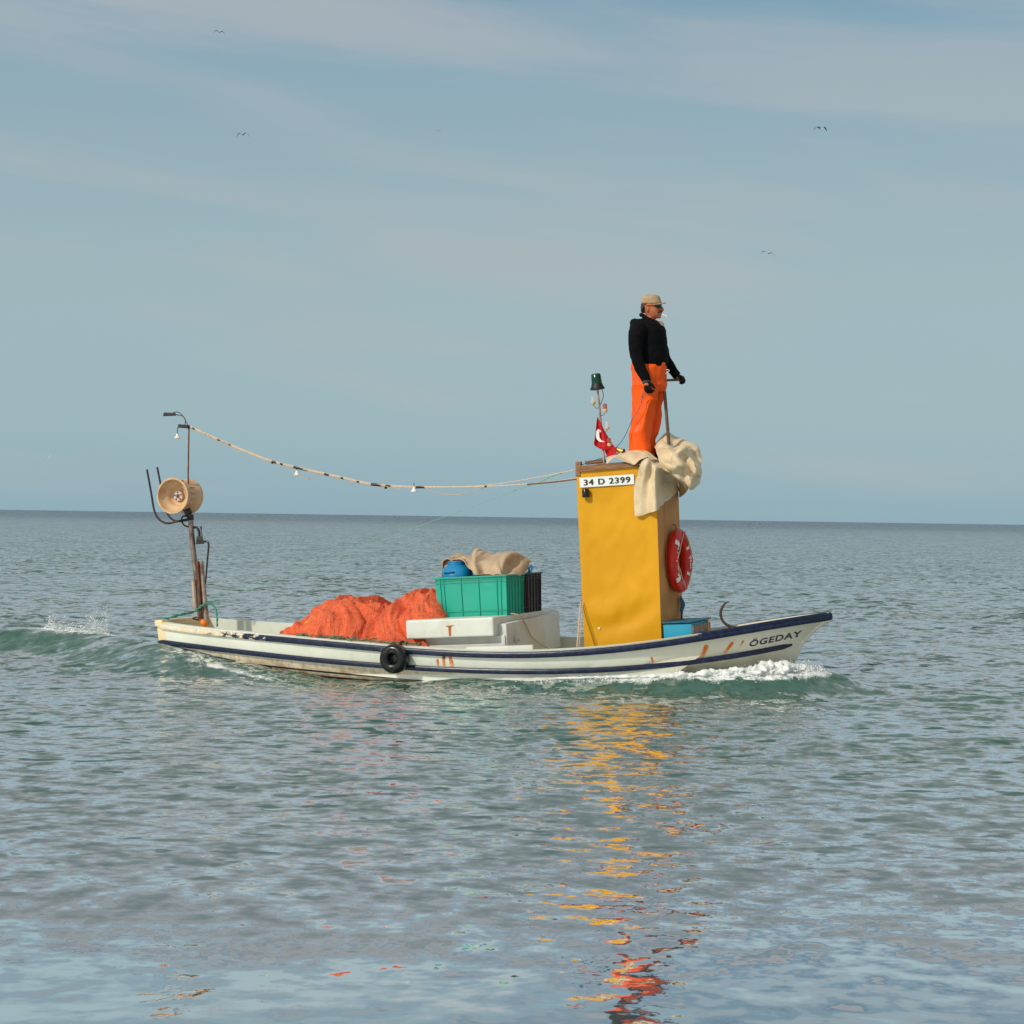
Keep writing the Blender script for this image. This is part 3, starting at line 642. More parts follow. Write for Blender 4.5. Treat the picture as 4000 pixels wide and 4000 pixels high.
for k in range(5):
    a = 2*math.pi*k/5+.35; bg_.merge(lathe([(.001, -.008), (.008, -.006), (.009, 0), (.009, .01), (.001, .01)], DC+Vector((math.cos(a)*.040, -.054, math.sin(a)*.040)), (0, 1, 0), 8))
bg_.merge(lathe([(.001, .0), (.016, -.002), (.023, .0), (.023, .01), (.001, .01)], DC+Vector((0,-.054,0)), (0, 1, 0), 16)); boat.part('hub_bolts', bg_, M['rust'], hauler)
rb = G()
for a in (.55, .15, -.25, -.7, 2.4, 3.0, 3.9, 1.5):
    d = Vector((math.cos(a), 0, math.sin(a))); t_ = Vector((-math.sin(a), 0, math.cos(a)))
    boat.part('drum_rib', hexa([DC+d*.160+Vector((0, yy, 0))+t_*tt for yy, tt in ((-.05, -.004), (.06, -.004), (.06, .004), (-.05, .004))]+[DC+d*.182+Vector((0, yy, 0))+t_*tt for yy, tt in ((-.05, -.004), (.06, -.004), (.06, .004), (-.05, .004))], .002), M['drum'], hauler)
gp = crpath([P(574, 1834, -.16), P(590, 1922, -.16), P(603, 1995, -.16), P(624, 2031, -.15), P(655, 2044, -.13), P(691, 2037, -.1), P(740, 2026, -.04)], 6)
boat.part('guard_rod', tube(gp, .0115, 10), M['blackmetal'], hauler)
gp = crpath([P(614, 1825, .14), P(626, 1886, .14), P(640, 1970, .14), P(660, 2016, .1), P(691, 2036, .03), P(740, 2030, .0)], 6)
boat.part('guard_rod', tube(gp, .0115, 10), M['blackmetal'], hauler)
boat.part('collar', lathe([(.028, -.03), (.037, -.03), (.037, .03), (.028, .03)], P(744, 2022, hy), (-.08, 0, 1), 16), M['blackmetal'], hauler)
boat.part('motor_bracket', beam(P(738, 2010, .0), P(712, 1945, .05), .06, .06), M['blackmetal'], hauler)
boat.part('hose', tube(crpath([P(735, 2018, -.04), P(716, 2016, -.06), P(709, 2032, -.06), P(720, 2052, -.04), P(745, 2060, .0)], 6), .009, 8), M['black'], hauler)
boat.part('hose', tube(crpath([P(757, 2060, 0), P(770, 2062, -.03), P(778, 2080, -.03), P(779, 2105, -.03)], 6), .014, 8), M['black'], hauler)
vb = boat.part('valve_block', hexa([P(765, 2127, -.05), P(798, 2124, -.05), P(798, 2124, .03), P(765, 2127, .03), P(768, 2095, -.05), P(790, 2093, -.05), P(790, 2093, .03), P(768, 2095, .03)], .006), M['black'], hauler)
boat.part('valve_lever', tube([P(790, 2098, -.03), P(786, 2074, -.03), P(785, 2056, -.03)], [.005, .005, .011], 8), M['black'], hauler)
boat.part('hose', tube(crpath([P(796, 2116, -.02), P(810, 2116, -.03), P(815, 2130, -.03), P(810, 2190, -.03), P(803, 2280, -.02)], 6), [.012, .012, .011, .010, .009], 8), M['blackmetal'], hauler)
tp = boat.part('lamp_pole', tube([P(738, 1668, hy), P(735, 1860, hy), P(742, 2000, hy+.05)], .0085, 8), M['rust'])
boat.part('crossarm', beam(P(700, 1664, -.01), P(738, 1667, -.01), .05, .04), M['black'], tp)
boat.part('lamp_bracket', tube(crpath([P(722, 1660, 0), P(724, 1642, 0), P(712, 1625, 0), P(688, 1620, 0)], 6), .006, 6), M['steel'], tp)
boat.part('work_lamp', hexa([P(637, 1626, -.06), P(688, 1624, -.06), P(688, 1624, .06), P(637, 1626, .06), P(639, 1611, -.06), P(686, 1612, -.06), P(686, 1612, .06), P(639, 1611, .06)], .008), M['black'], tp)
boat.part('wire', tube(crpath([P(678, 1611, 0), P(695, 1610, 0), P(712, 1622, 0), P(728, 1650, 0), P(735, 1662, 0)], 6), .004, 6), M['black'], tp)

# ---- things on the boat ------------------------------------------------
# festoon cable with lamps
CB = [(737,1665),(849,1716),(965,1766),(1064,1803),(1172,1830),(1329,1865),(1437,1890),(1512,1898),(1619,1903),(1893,1900),(2108,1886),(2252,1868)]
def cabp(dy=0, dpy=0, upto=None): return [P(px, py+dpy, -.42*min(1, (px-737)/1515)+dy) for px, py in (CB[:upto] if upto else CB)]
fest = Thing('festoon_cable', 'long cream cable with hanging lamps strung from the stern pole to the yellow wheelhouse', 'cable', P(*CB[0], 0))
fest.part('cable', tube(crpath(cabp(), 8), .0045, 6), M['cable'])
fest.part('cable', tube(crpath(cabp(.0, -4, 10)+[P(2215, 1842, -.4), P(2258, 1822, -.42)], 8), .0038, 6), M['cable'])
fest.part('cable', tube(crpath(cabp(.01, 4, 8), 8), .004, 6), M['rope'])
wv = G(); wr_ = [(780, 1686), (800, 1688), (815, 1700), (850, 1722), (880, 1728), (905, 1748), (930, 1763), (960, 1763), (995, 1772), (1064, 1806)]
fest.part('loose_wire', tube(crpath([P(a, b_, -.05) for a, b_ in wr_], 6), .0028, 5), M['rope']); fest.part('loose_wire', tube(crpath([P(a, b_, -.15) for a, b_ in ((1125, 1822), (1140, 1842), (1160, 1858), (1185, 1866), (1202, 1873), (1215, 1863), (1245, 1855))], 6), .0028, 5), M['rope'])
fest.part('loose_wire', tube(crpath([P(a, b_, -.25) for a, b_ in ((1480, 1893), (1530, 1905), (1570, 1912), (1619, 1911))], 6), .0028, 5), M['rope']); wv.merge(tube(crpath([P(a, b_, -.3) for a, b_ in ((1660, 1906), (1700, 1924), (1760, 1933), (1820, 1928), (1890, 1904))], 6), .0035, 5))
fest.part('loose_wire', wv, M['rope'])
tp_ = G()
for px, ln in ((752, 8), (850, 10), (893, 8), (1064, 14), (1095, 10), (1148, 56), (1268, 16), (1331, 10), (1394, 8), (1450, 36), (1480, 8), (1507, 18), (1625, 34), (1893, 8)):
    py = float(np.interp(px, [a for a, _ in CB], [b_ for _, b_ in CB])); py2 = float(np.interp(px+ln, [a for a, _ in CB], [b_ for _, b_ in CB])); yy = -.42*(px-737)/1515
    fest.part('tape_wrap', tube([P(px, py, yy), P(px+ln, py2, yy)], .014 if ln > 12 else .011, 8), M['black'])
for px, dy in ((1064, 8), (1507, 12)):
    py = float(np.interp(px, [a for a, _ in CB], [b_ for _, b_ in CB])); fest.part('tape_wrap', tube([P(px, py, -.42*(px-737)/1515), P(px, py+dy, -.42*(px-737)/1515)], .014, 8), M['black'])
fest.part('rope_end', tube(crpath([P(2060, 1892, -.4), P(2150, 1884, -.41), P(2250, 1872, -.43)], 5), .008, 6), mat('brown_rope', (120, 88, 62), .9, .3, 60, .5, 200))
for px, py in ((1160, 1848), (1618, 1912)):
    yy = -.42*(px-737)/1515; q = P(px, py, yy)
    fest.part('lamp_shade', lathe([(.006, .03), (.012, .03), (.014, .015), (.036, -.022), (.034, -.026), (.004, -.02)], q, (0, 0, 1), 16), M['whiteband'])
    fest.part('wire', tube([q+Vector((0,0,.02)), q+Vector((0,0,.07))], .004, 6), M['black'])
hl = Thing('hanging_lamp', 'small white bell shaped lamp dangling under the crossarm at the stern', 'lamp', P(692, 1697, 0))
hl.part('lamp_shade', lathe([(.006, .03), (.012, .03), (.014, .015), (.036, -.022), (.034, -.026), (.004, -.02)], P(693, 1704, 0), (0, 0, 1), 16), M['whiteband'])
hl.part('wire', tube(crpath([P(700, 1664, 0), P(694, 1672, 0), P(693, 1694, 0)], 5), .005, 6), M['blue_rope'])
# thin line from the stern rope up to the wheelhouse
solo('mooring_line', 'thin green line rising from the stern rope to the wheelhouse cable', 'line', tube(crpath([P(831, 2357, .0), P(1300, 2184, -.1), P(1652, 2050, -.2), P(2100, 1884, -.3)], 8), .0026, 5).merge(tube(crpath([P(2075, 1890, -.3), P(2110, 1882, -.3), P(2145, 1864, -.3), P(2200, 1845, -.36)], 5), .006, 5)), M['thin_line'], P(831, 2357, 0))
tr = G(); base = crpath([P(632, 2422, -.45), P(700, 2402, -.3), P(760, 2388, -.1), P(790, 2365, -.06), P(820, 2358, 0), P(840, 2372, 0), P(847, 2404, -.05), P(849, 2446, -.1)], 8)
for ph in (0, math.pi):
    tr.merge(tube([p+Vector((0, math.cos(i*.8+ph)*.009, math.sin(i*.8+ph)*.009)) for i, p in enumerate(base)], .008, 6))
solo('stern_rope', 'twisted green rope looped from the stern corner over the hauler post', 'rope', tr, M['teal_rope'], base[0])
bq = P(797, 2436, -.08); bu = Thing('net_float', 'single yellow-orange egg shaped float at the foot of the hauler post', 'float', bq)
bu.part('float_body', lathe([(.002, -.05), (.022, -.045), (.036, -.02), (.040, .005), (.034, .03), (.018, .048), (.002, .052)], bq, (-.35, -.2, 1), 16), M['float'])
bu.part('cord', tube(crpath([bq+Vector((-.02,0,.05)), bq+Vector((-.08,-.02,.075)), bq+Vector((-.14,0,.06)), bq+Vector((-.06,0,.04))], 5), .009, 6), M['rust'])

# crates on the engine housing
def crate(label, x0, x1, y0, y1, z0, h, mt, bulge=.012):
    t = Thing('plastic_crate', label, 'crate', ((x0+x1)/2, (y0+y1)/2, z0), 'plastic crates on the engine housing lid')
    tp = .014; w_ = .008; b = G()
    # tapered open tub from four thin walls and a floor
    c0 = [(x0+tp, y0+tp), (x1-tp, y0+tp), (x1-tp, y1-tp), (x0+tp, y1-tp)]; c1 = [(x0, y0), (x1, y0), (x1, y1), (x0, y1)]
    i0 = [(a+w_*sx2, bb2+w_*sy2) for (a, bb2), (sx2, sy2) in zip(c0, ((1,1),(-1,1),(-1,-1),(1,-1)))]; i1 = [(a+w_*sx2, bb2+w_*sy2) for (a, bb2), (sx2, sy2) in zip(c1, ((1,1),(-1,1),(-1,-1),(1,-1)))]
    v = [(*p, z0) for p in c0]+[(*p, z0+h) for p in c1]+[(*p, z0+h) for p in i1]+[(*p, z0+.01) for p in i0]
    f = [(3,2,1,0)]
    for k in range(4):
        n = (k+1)%4; f += [(k, n, 4+n, 4+k), (4+k, 4+n, 8+n, 8+k), (8+k, 8+n, 12+n, 12+k)]
    f.append((12, 13, 14, 15)); b.add(v, f); t.part('tub', b, mt)
    r = G(); q = .011
    def at(u, side, zf):
        e = tp*(1-zf)
        if side == 'n': return Vector((x0+e+(x1-x0-2*e)*u, y0+e, z0+h*zf))
        if side == 'f': return Vector((x0+e+(x1-x0-2*e)*u, y1-e, z0+h*zf))
        if side == 'r': return Vector((x1-e, y0+e+(y1-y0-2*e)*u, z0+h*zf))
        return Vector((x0+e, y0+e+(y1-y0-2*e)*u, z0+h*zf))
    nrm = {'n': Vector((0,-1,0)), 'f': Vector((0,1,0)), 'r': Vector((1,0,0)), 'l': Vector((-1,0,0))}
    for sd_ in 'nfrl':
        us = (.07, .12, .365, .615, .87, .925) if sd_ in 'nf' else (.06, .15, .32, .5, .68, .85, .94)
        for u in us: r.merge(beam(at(u, sd_, 0)+nrm[sd_]*q/2, at(u, sd_, .97)+nrm[sd_]*q/2, .006, q, nrm[sd_], .001))
        for zf in (.13, .86, .925): r.merge(beam(at(0, sd_, zf)+nrm[sd_]*q/2*.9, at(1, sd_, zf)+nrm[sd_]*q/2*.9, .006, q*.9, nrm[sd_], .001))
    t.part('ribs', r, mt)
    rim = G()
    for sd_ in 'nfrl': rim.merge(beam(at(-.012, sd_, .99)+nrm[sd_]*.006, at(1.012, sd_, .99)+nrm[sd_]*.006, .016, .024, nrm[sd_], .003))
    t.part('rim', rim, mt); return t
cl0 = P(1708, 2413, -.5); cr0 = P(1985, 2400, -.5); cth = P(1700, 2258, -.5)
CH = P(1848, 2252, -.5).z - LT
print('crate', cl0, cr0, 'LT', LT, 'h', CH, 'el', el, er)
CX0, CX1 = P(1706, 2413, -.5).x, P(1984, 2400, -.5).x
crate('open teal green plastic crate holding a blue barrel, nearest on the white lid', CX0, CX1, -.5, .02, LT, CH, M['green_crate'])
crate('dark brown plastic crate standing behind the green crate', CX0, CX1, .04, .56, LT, CH, M['dark_crate'])
def barrel(label, q, r, h, o):
    t = Thing('plastic_barrel', label, 'barrel', (q.x, q.y, o), 'blue plastic barrels in the crates')
    zt_ = q.z
    pr = [(.01, o-zt_), (r*.96, o-zt_), (r, o-zt_+.02), (r, -.16), (r*.99, -.14), (r*.93, -.115), (r*.80, -.07), (r*.62, -.055), (r*.60, -.048), (r*.58, -.046), (r*.58, -.036), (r*.60, -.034), (r*.60, -.028), (r*.56, -.026), (r*.56, -.018), (r*.585, -.016), (r*.585, -.008), (r*.54, -.004), (r*.02, 0)]
    t.part('barrel_body', lathe(pr, (q.x, q.y, zt_), (0, 0, 1), 36), M['blue_plastic'])
    hn = Vector((q.x-r*.15, q.y-r*.86, zt_-.125)); t.part('barrel_handle', tube(crpath([hn+Vector((-.06,.02,0)), hn+Vector((-.045,-.025,.012)), hn+Vector((0,-.035,.016)), hn+Vector((.045,-.025,.012)), hn+Vector((.06,.02,0))], 5), .009, 8), M['blue_plastic'])
    return t
barrel('blue screw-neck barrel in the left end of the green crate, partly under the blanket', P(1784, 2190, -.28), .165, .3, LT+.02)
b2_ = P(2052, 2205, .28); bh = barrel('blue barrel peeking out under the right end of the blanket', Vector((b2_.x-.16, .28, b2_.z)), .15, .3, LT+.02)
bh.part('lever_arm', tube(crpath([P(2068, 2238, .2), P(2066, 2222, .18), P(2074, 2208, .18), P(2078, 2218, .18), P(2072, 2232, .18)], 5), .010, 8), M['blue_plastic'])
bh.part('lever_pivot', tube([P(2060, 2240, .2), P(2070, 2236, .18)], .014, 8), M['blue_plastic'])
def zb(u, v_, y): return P(1650+u/3.864, 2120+v_/3.864, y)
rows = [
 [zb(332,300,.40),zb(360,300,.42),zb(590,260,.42),zb(740,270,.45),zb(830,220,.45),zb(1010,230,.48),zb(1270,220,.5),zb(1400,240,.5),zb(1500,280,.5),zb(1640,300,.48)],
 [zb(325,264,.05),zb(345,258,.05),zb(590,186,.05),zb(735,214,.1),zb(830,108,.05),zb(1010,158,.1),zb(1270,138,.1),zb(1400,165,.1),zb(1500,205,.2),zb(1630,232,.3)],
 [zb(312,300,-.16),zb(342,262,-.18),zb(600,215,-.22),zb(745,240,-.2),zb(800,215,-.25),zb(960,235,-.1),zb(1230,215,-.2),zb(1370,240,0.),zb(1510,260,.15),zb(1645,270,.25)],
 [zb(285,400,-.33),zb(330,262,-.20),zb(600,235,-.26),zb(700,315,-.34),zb(775,330,-.46),zb(900,300,-.30),zb(1190,330,-.38),zb(1330,330,-.1),zb(1500,360,.05),zb(1600,370,.2)],
 [zb(262,512,-.45),zb(322,275,-.30),zb(602,262,-.36),zb(715,385,-.44),zb(830,488,-.50),zb(960,485,-.40),zb(1180,482,-.47),zb(1300,478,-.35),zb(1500,470,-.15),zb(1530,470,.1)]]
def foldb(p):
    a = vnoise(np.c_[p[:,0]*9+p[:,2]*3, p[:,1]*2.5, p[:,2]*3], 2); b = vnoise(p*np.array([22, 6, 7]), 4)
    return .045*(.5-np.abs(a)**.65)+.014*(.5-np.abs(b)**.65)
solo('blanket', 'crumpled tan felt blanket thrown over the green crate and its barrel', 'blanket', thick(surf(rows, 14, foldb), .006), M['blanket'], zb(900, 480, -.1), sharp=80)

# fishing nets
def netheap(label, sil, ybase_px, y0, y1, seed, group, floats):
    pts = [P(a, b_, -.15) for a, b_ in sil]; sx2 = [p.x for p in pts]; szt = [p.z for p in pts]
    nx, ny = 150, 110; X = np.linspace(sx2[0], sx2[-1], nx); top = cr1(sx2, szt, X)
    V_ = np.zeros((ny, nx, 3))
    for j, v_ in enumerate(np.linspace(0, 1, ny)):
        y = y0+(y1-y0)*v_; ww = np.sin(math.pi*min(1, max(0, v_)))**.55; pk = ww
        zb2 = zG(X)-.20
        V_[j, :, 0] = X; V_[j, :, 1] = np.clip(y*(.55+.45*np.sqrt(np.clip((top-zb2)/.45, .05, 1))), -(Wg(X)-.16), Wg(X)-.16); V_[j, :, 2] = zb2+(np.maximum(top-zb2, .02))*pk
    p = V_.reshape(-1, 3); du = np.gradient(V_, axis=1); dv = np.gradient(V_, axis=0); nn = np.cross(du, dv); nn /= np.linalg.norm(nn, axis=2, keepdims=True)+1e-9
    s = p[:, 0]*1.0+p[:, 2]*(.9 if seed else -.8)
    wrp = vnoise(p*3.0, seed)*.5
    a = vnoise(np.c_[s*6+wrp*2, p[:, 1]*2.2, (p[:, 2]-p[:, 0]*.8)*1.3], seed+3); b = vnoise(np.c_[s*17+wrp*4, p[:, 1]*5, (p[:, 2]-p[:, 0]*.8)*2.2], seed+5)
    d = .15*(.5-np.abs(a)) + .045*(.5-np.abs(b)) + .035*vnoise(p*3, seed+8)
    V_ = V_ + nn*d.reshape(ny, nx, 1)
    f = [(r_*nx+c, r_*nx+c+1, (r_+1)*nx+c+1, (r_+1)*nx+c) for r_ in range(ny-1) for c in range(nx-1)]
    t = Thing('fishing_net', label, 'net', (float(np.mean(X)), 0, float(zG(np.mean(X)))-.3), group)
    t.part('net_heap', G().add(V_.reshape(-1, 3).tolist(), f), M['net'], sharp=120)
    st = G(); rr = random.Random(seed)
    for k in range(420):
        j = rr.uniform(4, ny-5); i = rr.uniform(2, nx-3); path = []; ang = rr.uniform(-.5, .9)+(.9 if rr.random() < .3 else 0)
        for q in range(7):
            jj, ii = int(min(ny-1, max(0, j))), int(min(nx-1, max(0, i))); path.append(Vector(V_[jj, ii])+Vector(nn[jj, ii])*rr.uniform(.0, .012)+Vector((rr.uniform(-.006, .006), 0, rr.uniform(-.006, .006)))); i += math.cos(ang)*2.6; j -= math.sin(ang)*2.6; ang += rr.uniform(-.3, .3)
        st.merge(tube(crpath(path, 2), .0019, 4))
    t.part('loose_strands', st, M['net_pale'])
    for (px, py, yy, r_, kd) in floats:
        q = P(px, py, yy); t.part('float', lathe([(.003, -r_*1.5), (r_*.6, -r_*1.25), (r_, -r_*.5), (r_, r_*.5), (r_*.6, r_*1.25), (.003, r_*1.5)], q, (1, rr.uniform(-.3,.3), rr.uniform(.2, 1.0)), 14), M['float' if kd else 'floatyellow'])
    return t
Z4 = lambda u, v_: (1100+u/1.7564, 2100+v_/1.7564)
netheap('salmon red fishing net heap sloping down toward the stern, left of the two', [Z4(95,668),Z4(160,622),Z4(215,560),Z4(290,498),Z4(400,452),Z4(480,440),Z4(560,452),Z4(640,465),Z4(700,500),Z4(760,560),Z4(800,660)], 2500, -.93, .72, 1, 'heaped salmon nets',
   [(*Z4(150,612), -.5, .03, 1), (*Z4(180,588), -.5, .028, 0), (*Z4(215,560), -.45, .034, 0), (*Z4(250,530), -.4, .036, 1), (*Z4(290,505), -.35, .03, 1), (*Z4(560,447), -.2, .03, 1), (*Z4(600,452), -.18, .026, 0), (*Z4(720,495), -.1, .02, 0)])
netheap('taller salmon red fishing net heap right against the green crate', [Z4(620,690),Z4(670,600),Z4(740,510),Z4(850,440),Z4(960,408),Z4(1060,395),Z4(1150,400),Z4(1200,470)], 2500, -.86, .75, 4, 'heaped salmon nets',
   [(*Z4(1010,398), -.1, .03, 0), (*Z4(1035,402), -.1, .024, 0), (*Z4(905,412), -.1, .022, 1)])
ll = G(); rr = random.Random(5)
for k in range(70):
    u = rr.uniform(60, 900); x = P(1100+u/1.7564, 2500, -.95).x; y = -float(Wg(x))+rr.uniform(.03, .12); z = float(zG(x))+.006+rr.uniform(0, .02)
    pa = [Vector((x, y, z))]; 
    for q in range(4): pa.append(pa[-1]+Vector((rr.uniform(.0, .045), rr.uniform(-.02, .02), rr.uniform(-.006, .007))))
    ll.merge(tube(pa, rr.uniform(.004, .008), 5))
x = P(1300, 2500, -.95).x
solo('lead_line', 'grey-green weighted net line lying along the near gunwale below the red nets', 'line', ll, M['lead'], (x, -.95, float(zG(x))))

# tyre fender
q = P(1541, 2573, -1.1); tyx = q.x; ty = -float(Wr(tyx))-.02; q = P(1541, 2573, ty-.09)
pf = []
for k in range(20):
    a = 2*math.pi*k/20; pf.append((.093+.054*math.copysign(abs(math.cos(a))**.75, math.cos(a)), .082*math.copysign(abs(math.sin(a))**.75, math.sin(a))))
fd = Thing('tyre_fender', 'small black tyre hung as a fender against the white hull amidships', 'fender', (q.x, q.y, q.z))
fd.part('tyre', lathe(pf, (q.x, ty-.085, q.z), (0, 1, 0), 40, closed=True), M['tyre'], sharp=60)
fd.part('hanging_rope', tube(crpath([Vector((q.x+.03, ty-.05, q.z+.13)), Vector((q.x+.03, ty-.04, float(zG(q.x))-.02)), Vector((q.x+.035, ty+.03, float(zG(q.x))+.03)), Vector((q.x+.04, ty+.14, float(zG(q.x))+.01))], 5), .016, 8), M['black'])

# lifebuoy on the tan face
q = PF(2663, 2190, XFc(1.75)+.075)
xf = XFc(q.z); BCn = Vector((xf+.062, q.y, q.z)); BR, Br = .262, .062
nb = Vector((1, 0, (ctr.x-cbr.x)/(ctr.z-cbr.z)*-1)).normalized(); bu_ = Vector((0, 0, 1)); bu_ = (bu_-nb*bu_.dot(nb)).normalized(); bl_ = Vector((0, 1, 0))
def tor(a, b, r=None, f=.92):     # a: position angle (0 = towards far side, 90 = up), b: angle on the tube (0 = facing forward)
    r = r or Br; c = BCn+(bl_*math.cos(a)+bu_*math.sin(a))*(BR+r*math.sin(b)); return c+nb*r*f*math.cos(b)
lb = Thing('lifebuoy', 'red ring lifebuoy with white bands hanging on the tan front of the wheelhouse', 'lifebuoy', BCn)
v = [tor(2*math.pi*i/64, 2*math.pi*j/20) for i in range(64) for j in range(20)]
f = [(i*20+j, ((i+1)%64)*20+j, ((i+1)%64)*20+(j+1)%20, i*20+(j+1)%20) for i in range(64) for j in range(20)]
lb.part('ring', G().add(v, f), M['red'], sharp=80)
for a0 in (R(35), R(-38), R(218), R(142)):
    v = [tor(a0+da, bb3, Br+.003) for da in np.linspace(-.085, .085, 4) for bb3 in np.linspace(-1.0, 1.0, 10)]
    f = [(i*10+j, (i+1)*10+j, (i+1)*10+j+1, i*10+j+1) for i in range(3) for j in range(9)]
    lb.part('white_band', thick(G().add(v, f), .002), M['whiteband'])
def arct(s, ac, size, flip):
    g_ = text(s, size, 0, .003, 1.05); me = bpy.data.meshes.new('t'); me.from_pydata(g_.v, [], g_.f); bm = bmesh.new(); bm.from_mesh(me); bpy.data.meshes.remove(me); g_ = bmg(bm)
    def fn(x, y, z): return tor(ac+(-x if flip else x*-1)/BR, (y)/Br, Br+.004)
    return mapg(g_, fn)
lb.part('lettering', arct('ŞİLE', R(-5), .075, True), M['whiteband'], label='white lettering ŞİLE')
lb.part('lettering', arct('ÖGEDAY', R(180), .075, True), M['whiteband'], label='white lettering ÖGEDAY')
for k in range(4):
    a0 = R(90)*k+R(90); a1 = a0+R(90)
    lb.part('grab_rope', tube(crpath([tor(a0, .5, Br+.004)]+[tor(a0+(a1-a0)*u, .3-.7*math.sin(math.pi*u), Br+.008+.008*math.sin(math.pi*u)) for u in (.25, .5, .75)]+[tor(a1, .5, Br+.004)], 6), .006, 6), M['rope'])
for k in range(4): 
    a0 = R(90)*k
    lb.part('rope_lug', tube([tor(a0+da, .3, Br+.001) for da in (-.1, -.05, 0, .05, .1)], .014, 8), M['red'])

# blue wooden box and anchor on the foredeck
yb0 = -.42; a = P(2587, 2436, yb0); b_ = P(2701, 2430, yb0); zb0 = P(2700, 2500, yb0).z
bxx = Thing('wooden_box', 'bright blue painted wooden fish box with bare grey end, in front of the wheelhouse', 'box', ((a.x+b_.x)/2, 0, zb0))
bxx.part('box_body', box(a.x+.008, b_.x, yb0, yb0+.70, zb0-.1, a.z-.008, .004), [M['cyan_paint']])
e_ = G(); hgt = (a.z-zb0)
for k in range(2): e_.merge(box(b_.x+.001, b_.x+.016, yb0+.005, yb0+.69, zb0-.02+k*hgt*.5, zb0-.02+(k+1)*hgt*.5-.008, .003))
bxx.part('end_boards', e_, M['wood_grey'])
bxx.part('box_lid', hexa([(a.x, yb0-.02, a.z), (b_.x+.02, yb0-.02, a.z), (b_.x+.02, yb0+.72, a.z), (a.x, yb0+.72, a.z), (a.x, yb0-.02, a.z+.014), (b_.x+.02, yb0-.02, a.z+.016), (b_.x+.02, yb0+.72, a.z+.016), (a.x, yb0+.72, a.z+.014)], .003), mat('dark_blue_lid', (18, 88, 112), .6, .3, 20, .3, 60))
bxx.part('strap', box(b_.x+.017, b_.x+.022, yb0+.56, yb0+.61, zb0-.02, a.z, .001), mat('tan_strap', (196, 140, 70), .8, .3, 50, .3, 100))
ap = [(2848,2351),(2833,2357),(2820,2376),(2815,2396),(2819,2417),(2833,2436),(2856,2448),(2884,2453)]
an = Thing('anchor', 'rusty curved anchor hook standing up on the foredeck', 'anchor', P(2884, 2453, .1))
M['anchor'] = mat('dark_iron', (62, 44, 36), .8, .3, 14, .5, 50, dirt=(90, 52, 32), damt=.6)
an.part('fluke', tube(crpath([P(a, b_, .0+.0*i) for i, (a, b_) in enumerate(ap)], 5), [.003, .010, .0125, .0135, .0135, .014, .016, .013], 10), M['anchor'])
an.part('shank', tube([P(2845, 2452, .05), P(2884, 2453, .05), P(2915, 2460, .25)], .015, 8), M['rust'])
an.part('stock', tube([P(2840, 2462, -.1), P(2860, 2456, .3)], .011, 8), M['rust'])

# flag
def zf(u, v_, y): return P(2240+u/4.83, 1420+v_/4.83, y)
fr = [[zf(448,1010,-.25), zf(462,1015,-.235), zf(490,1080,-.235), zf(522,1130,-.235)],
      [zf(425,1200,-.27), zf(470,1200,-.23), zf(520,1240,-.28), zf(570,1240,-.24)],
      [zf(408,1380,-.29), zf(480,1390,-.24), zf(570,1390,-.30), zf(650,1380,-.24)],
      [zf(396,1545,-.28), zf(480,1585,-.25), zf(600,1610,-.29), zf(735,1520,-.24)],
      [zf(560,1605,-.26), zf(600,1625,-.235), zf(660,1640,-.26), zf(790,1580,-.24)],
      [zf(610,1700,-.25), zf(640,1720,-.235), zf(700,1700,-.25), zf(812,1670,-.24)],
      [zf(635,1770,-.25), zf(660,1765,-.235), zf(720,1740,-.25), zf(815,1690,-.24)]]
fl = Thing('flag', 'red flag with a white crescent hanging on the lamp mast', 'flag', zf(520, 1100, -.25))
fg = surf(fr, 6); fl.part('flag_cloth', thick(fg, .002), M['flag'], sharp=80)
cres = []
for k in range(13):
    a = R(100)+R(200)*k/12; cres.append((math.cos(a)*96, -math.sin(a)*120))
inn = [(math.cos(R(78)+R(224)*k/12)*62+30, -math.sin(R(78)+R(224)*k/12)*104-6) for k in range(13)]
vv = []; 
def onflag(u, v_): return zf(u, v_, -.302+.0001*u*0)
co = [(470,1235),(446,1255),(430,1290),(424,1330),(426,1380),(440,1425),(468,1460),(510,1480),(555,1482),(598,1472)]
ci = [(478,1238),(492,1262),(486,1300),(482,1335),(486,1370),(496,1405),(516,1435),(540,1455),(568,1466),(598,1470)]
vv = [onflag(*p) for p in co]+[onflag(*p) for p in ci]; n_ = len(co)
fl.part('crescent', thick(G().add(vv, [(i, i+1, n_+i+1, n_+i) for i in range(n_-1)]), .0015), M['flagwhite'])
stp = [(496,1252),(508,1262),(516,1268),(520,1302),(510,1290),(498,1272)]
fl.part('star', thick(G().add([onflag(*p) for p in stp], [tuple(range(6))]), .0015), M['flagwhite'])

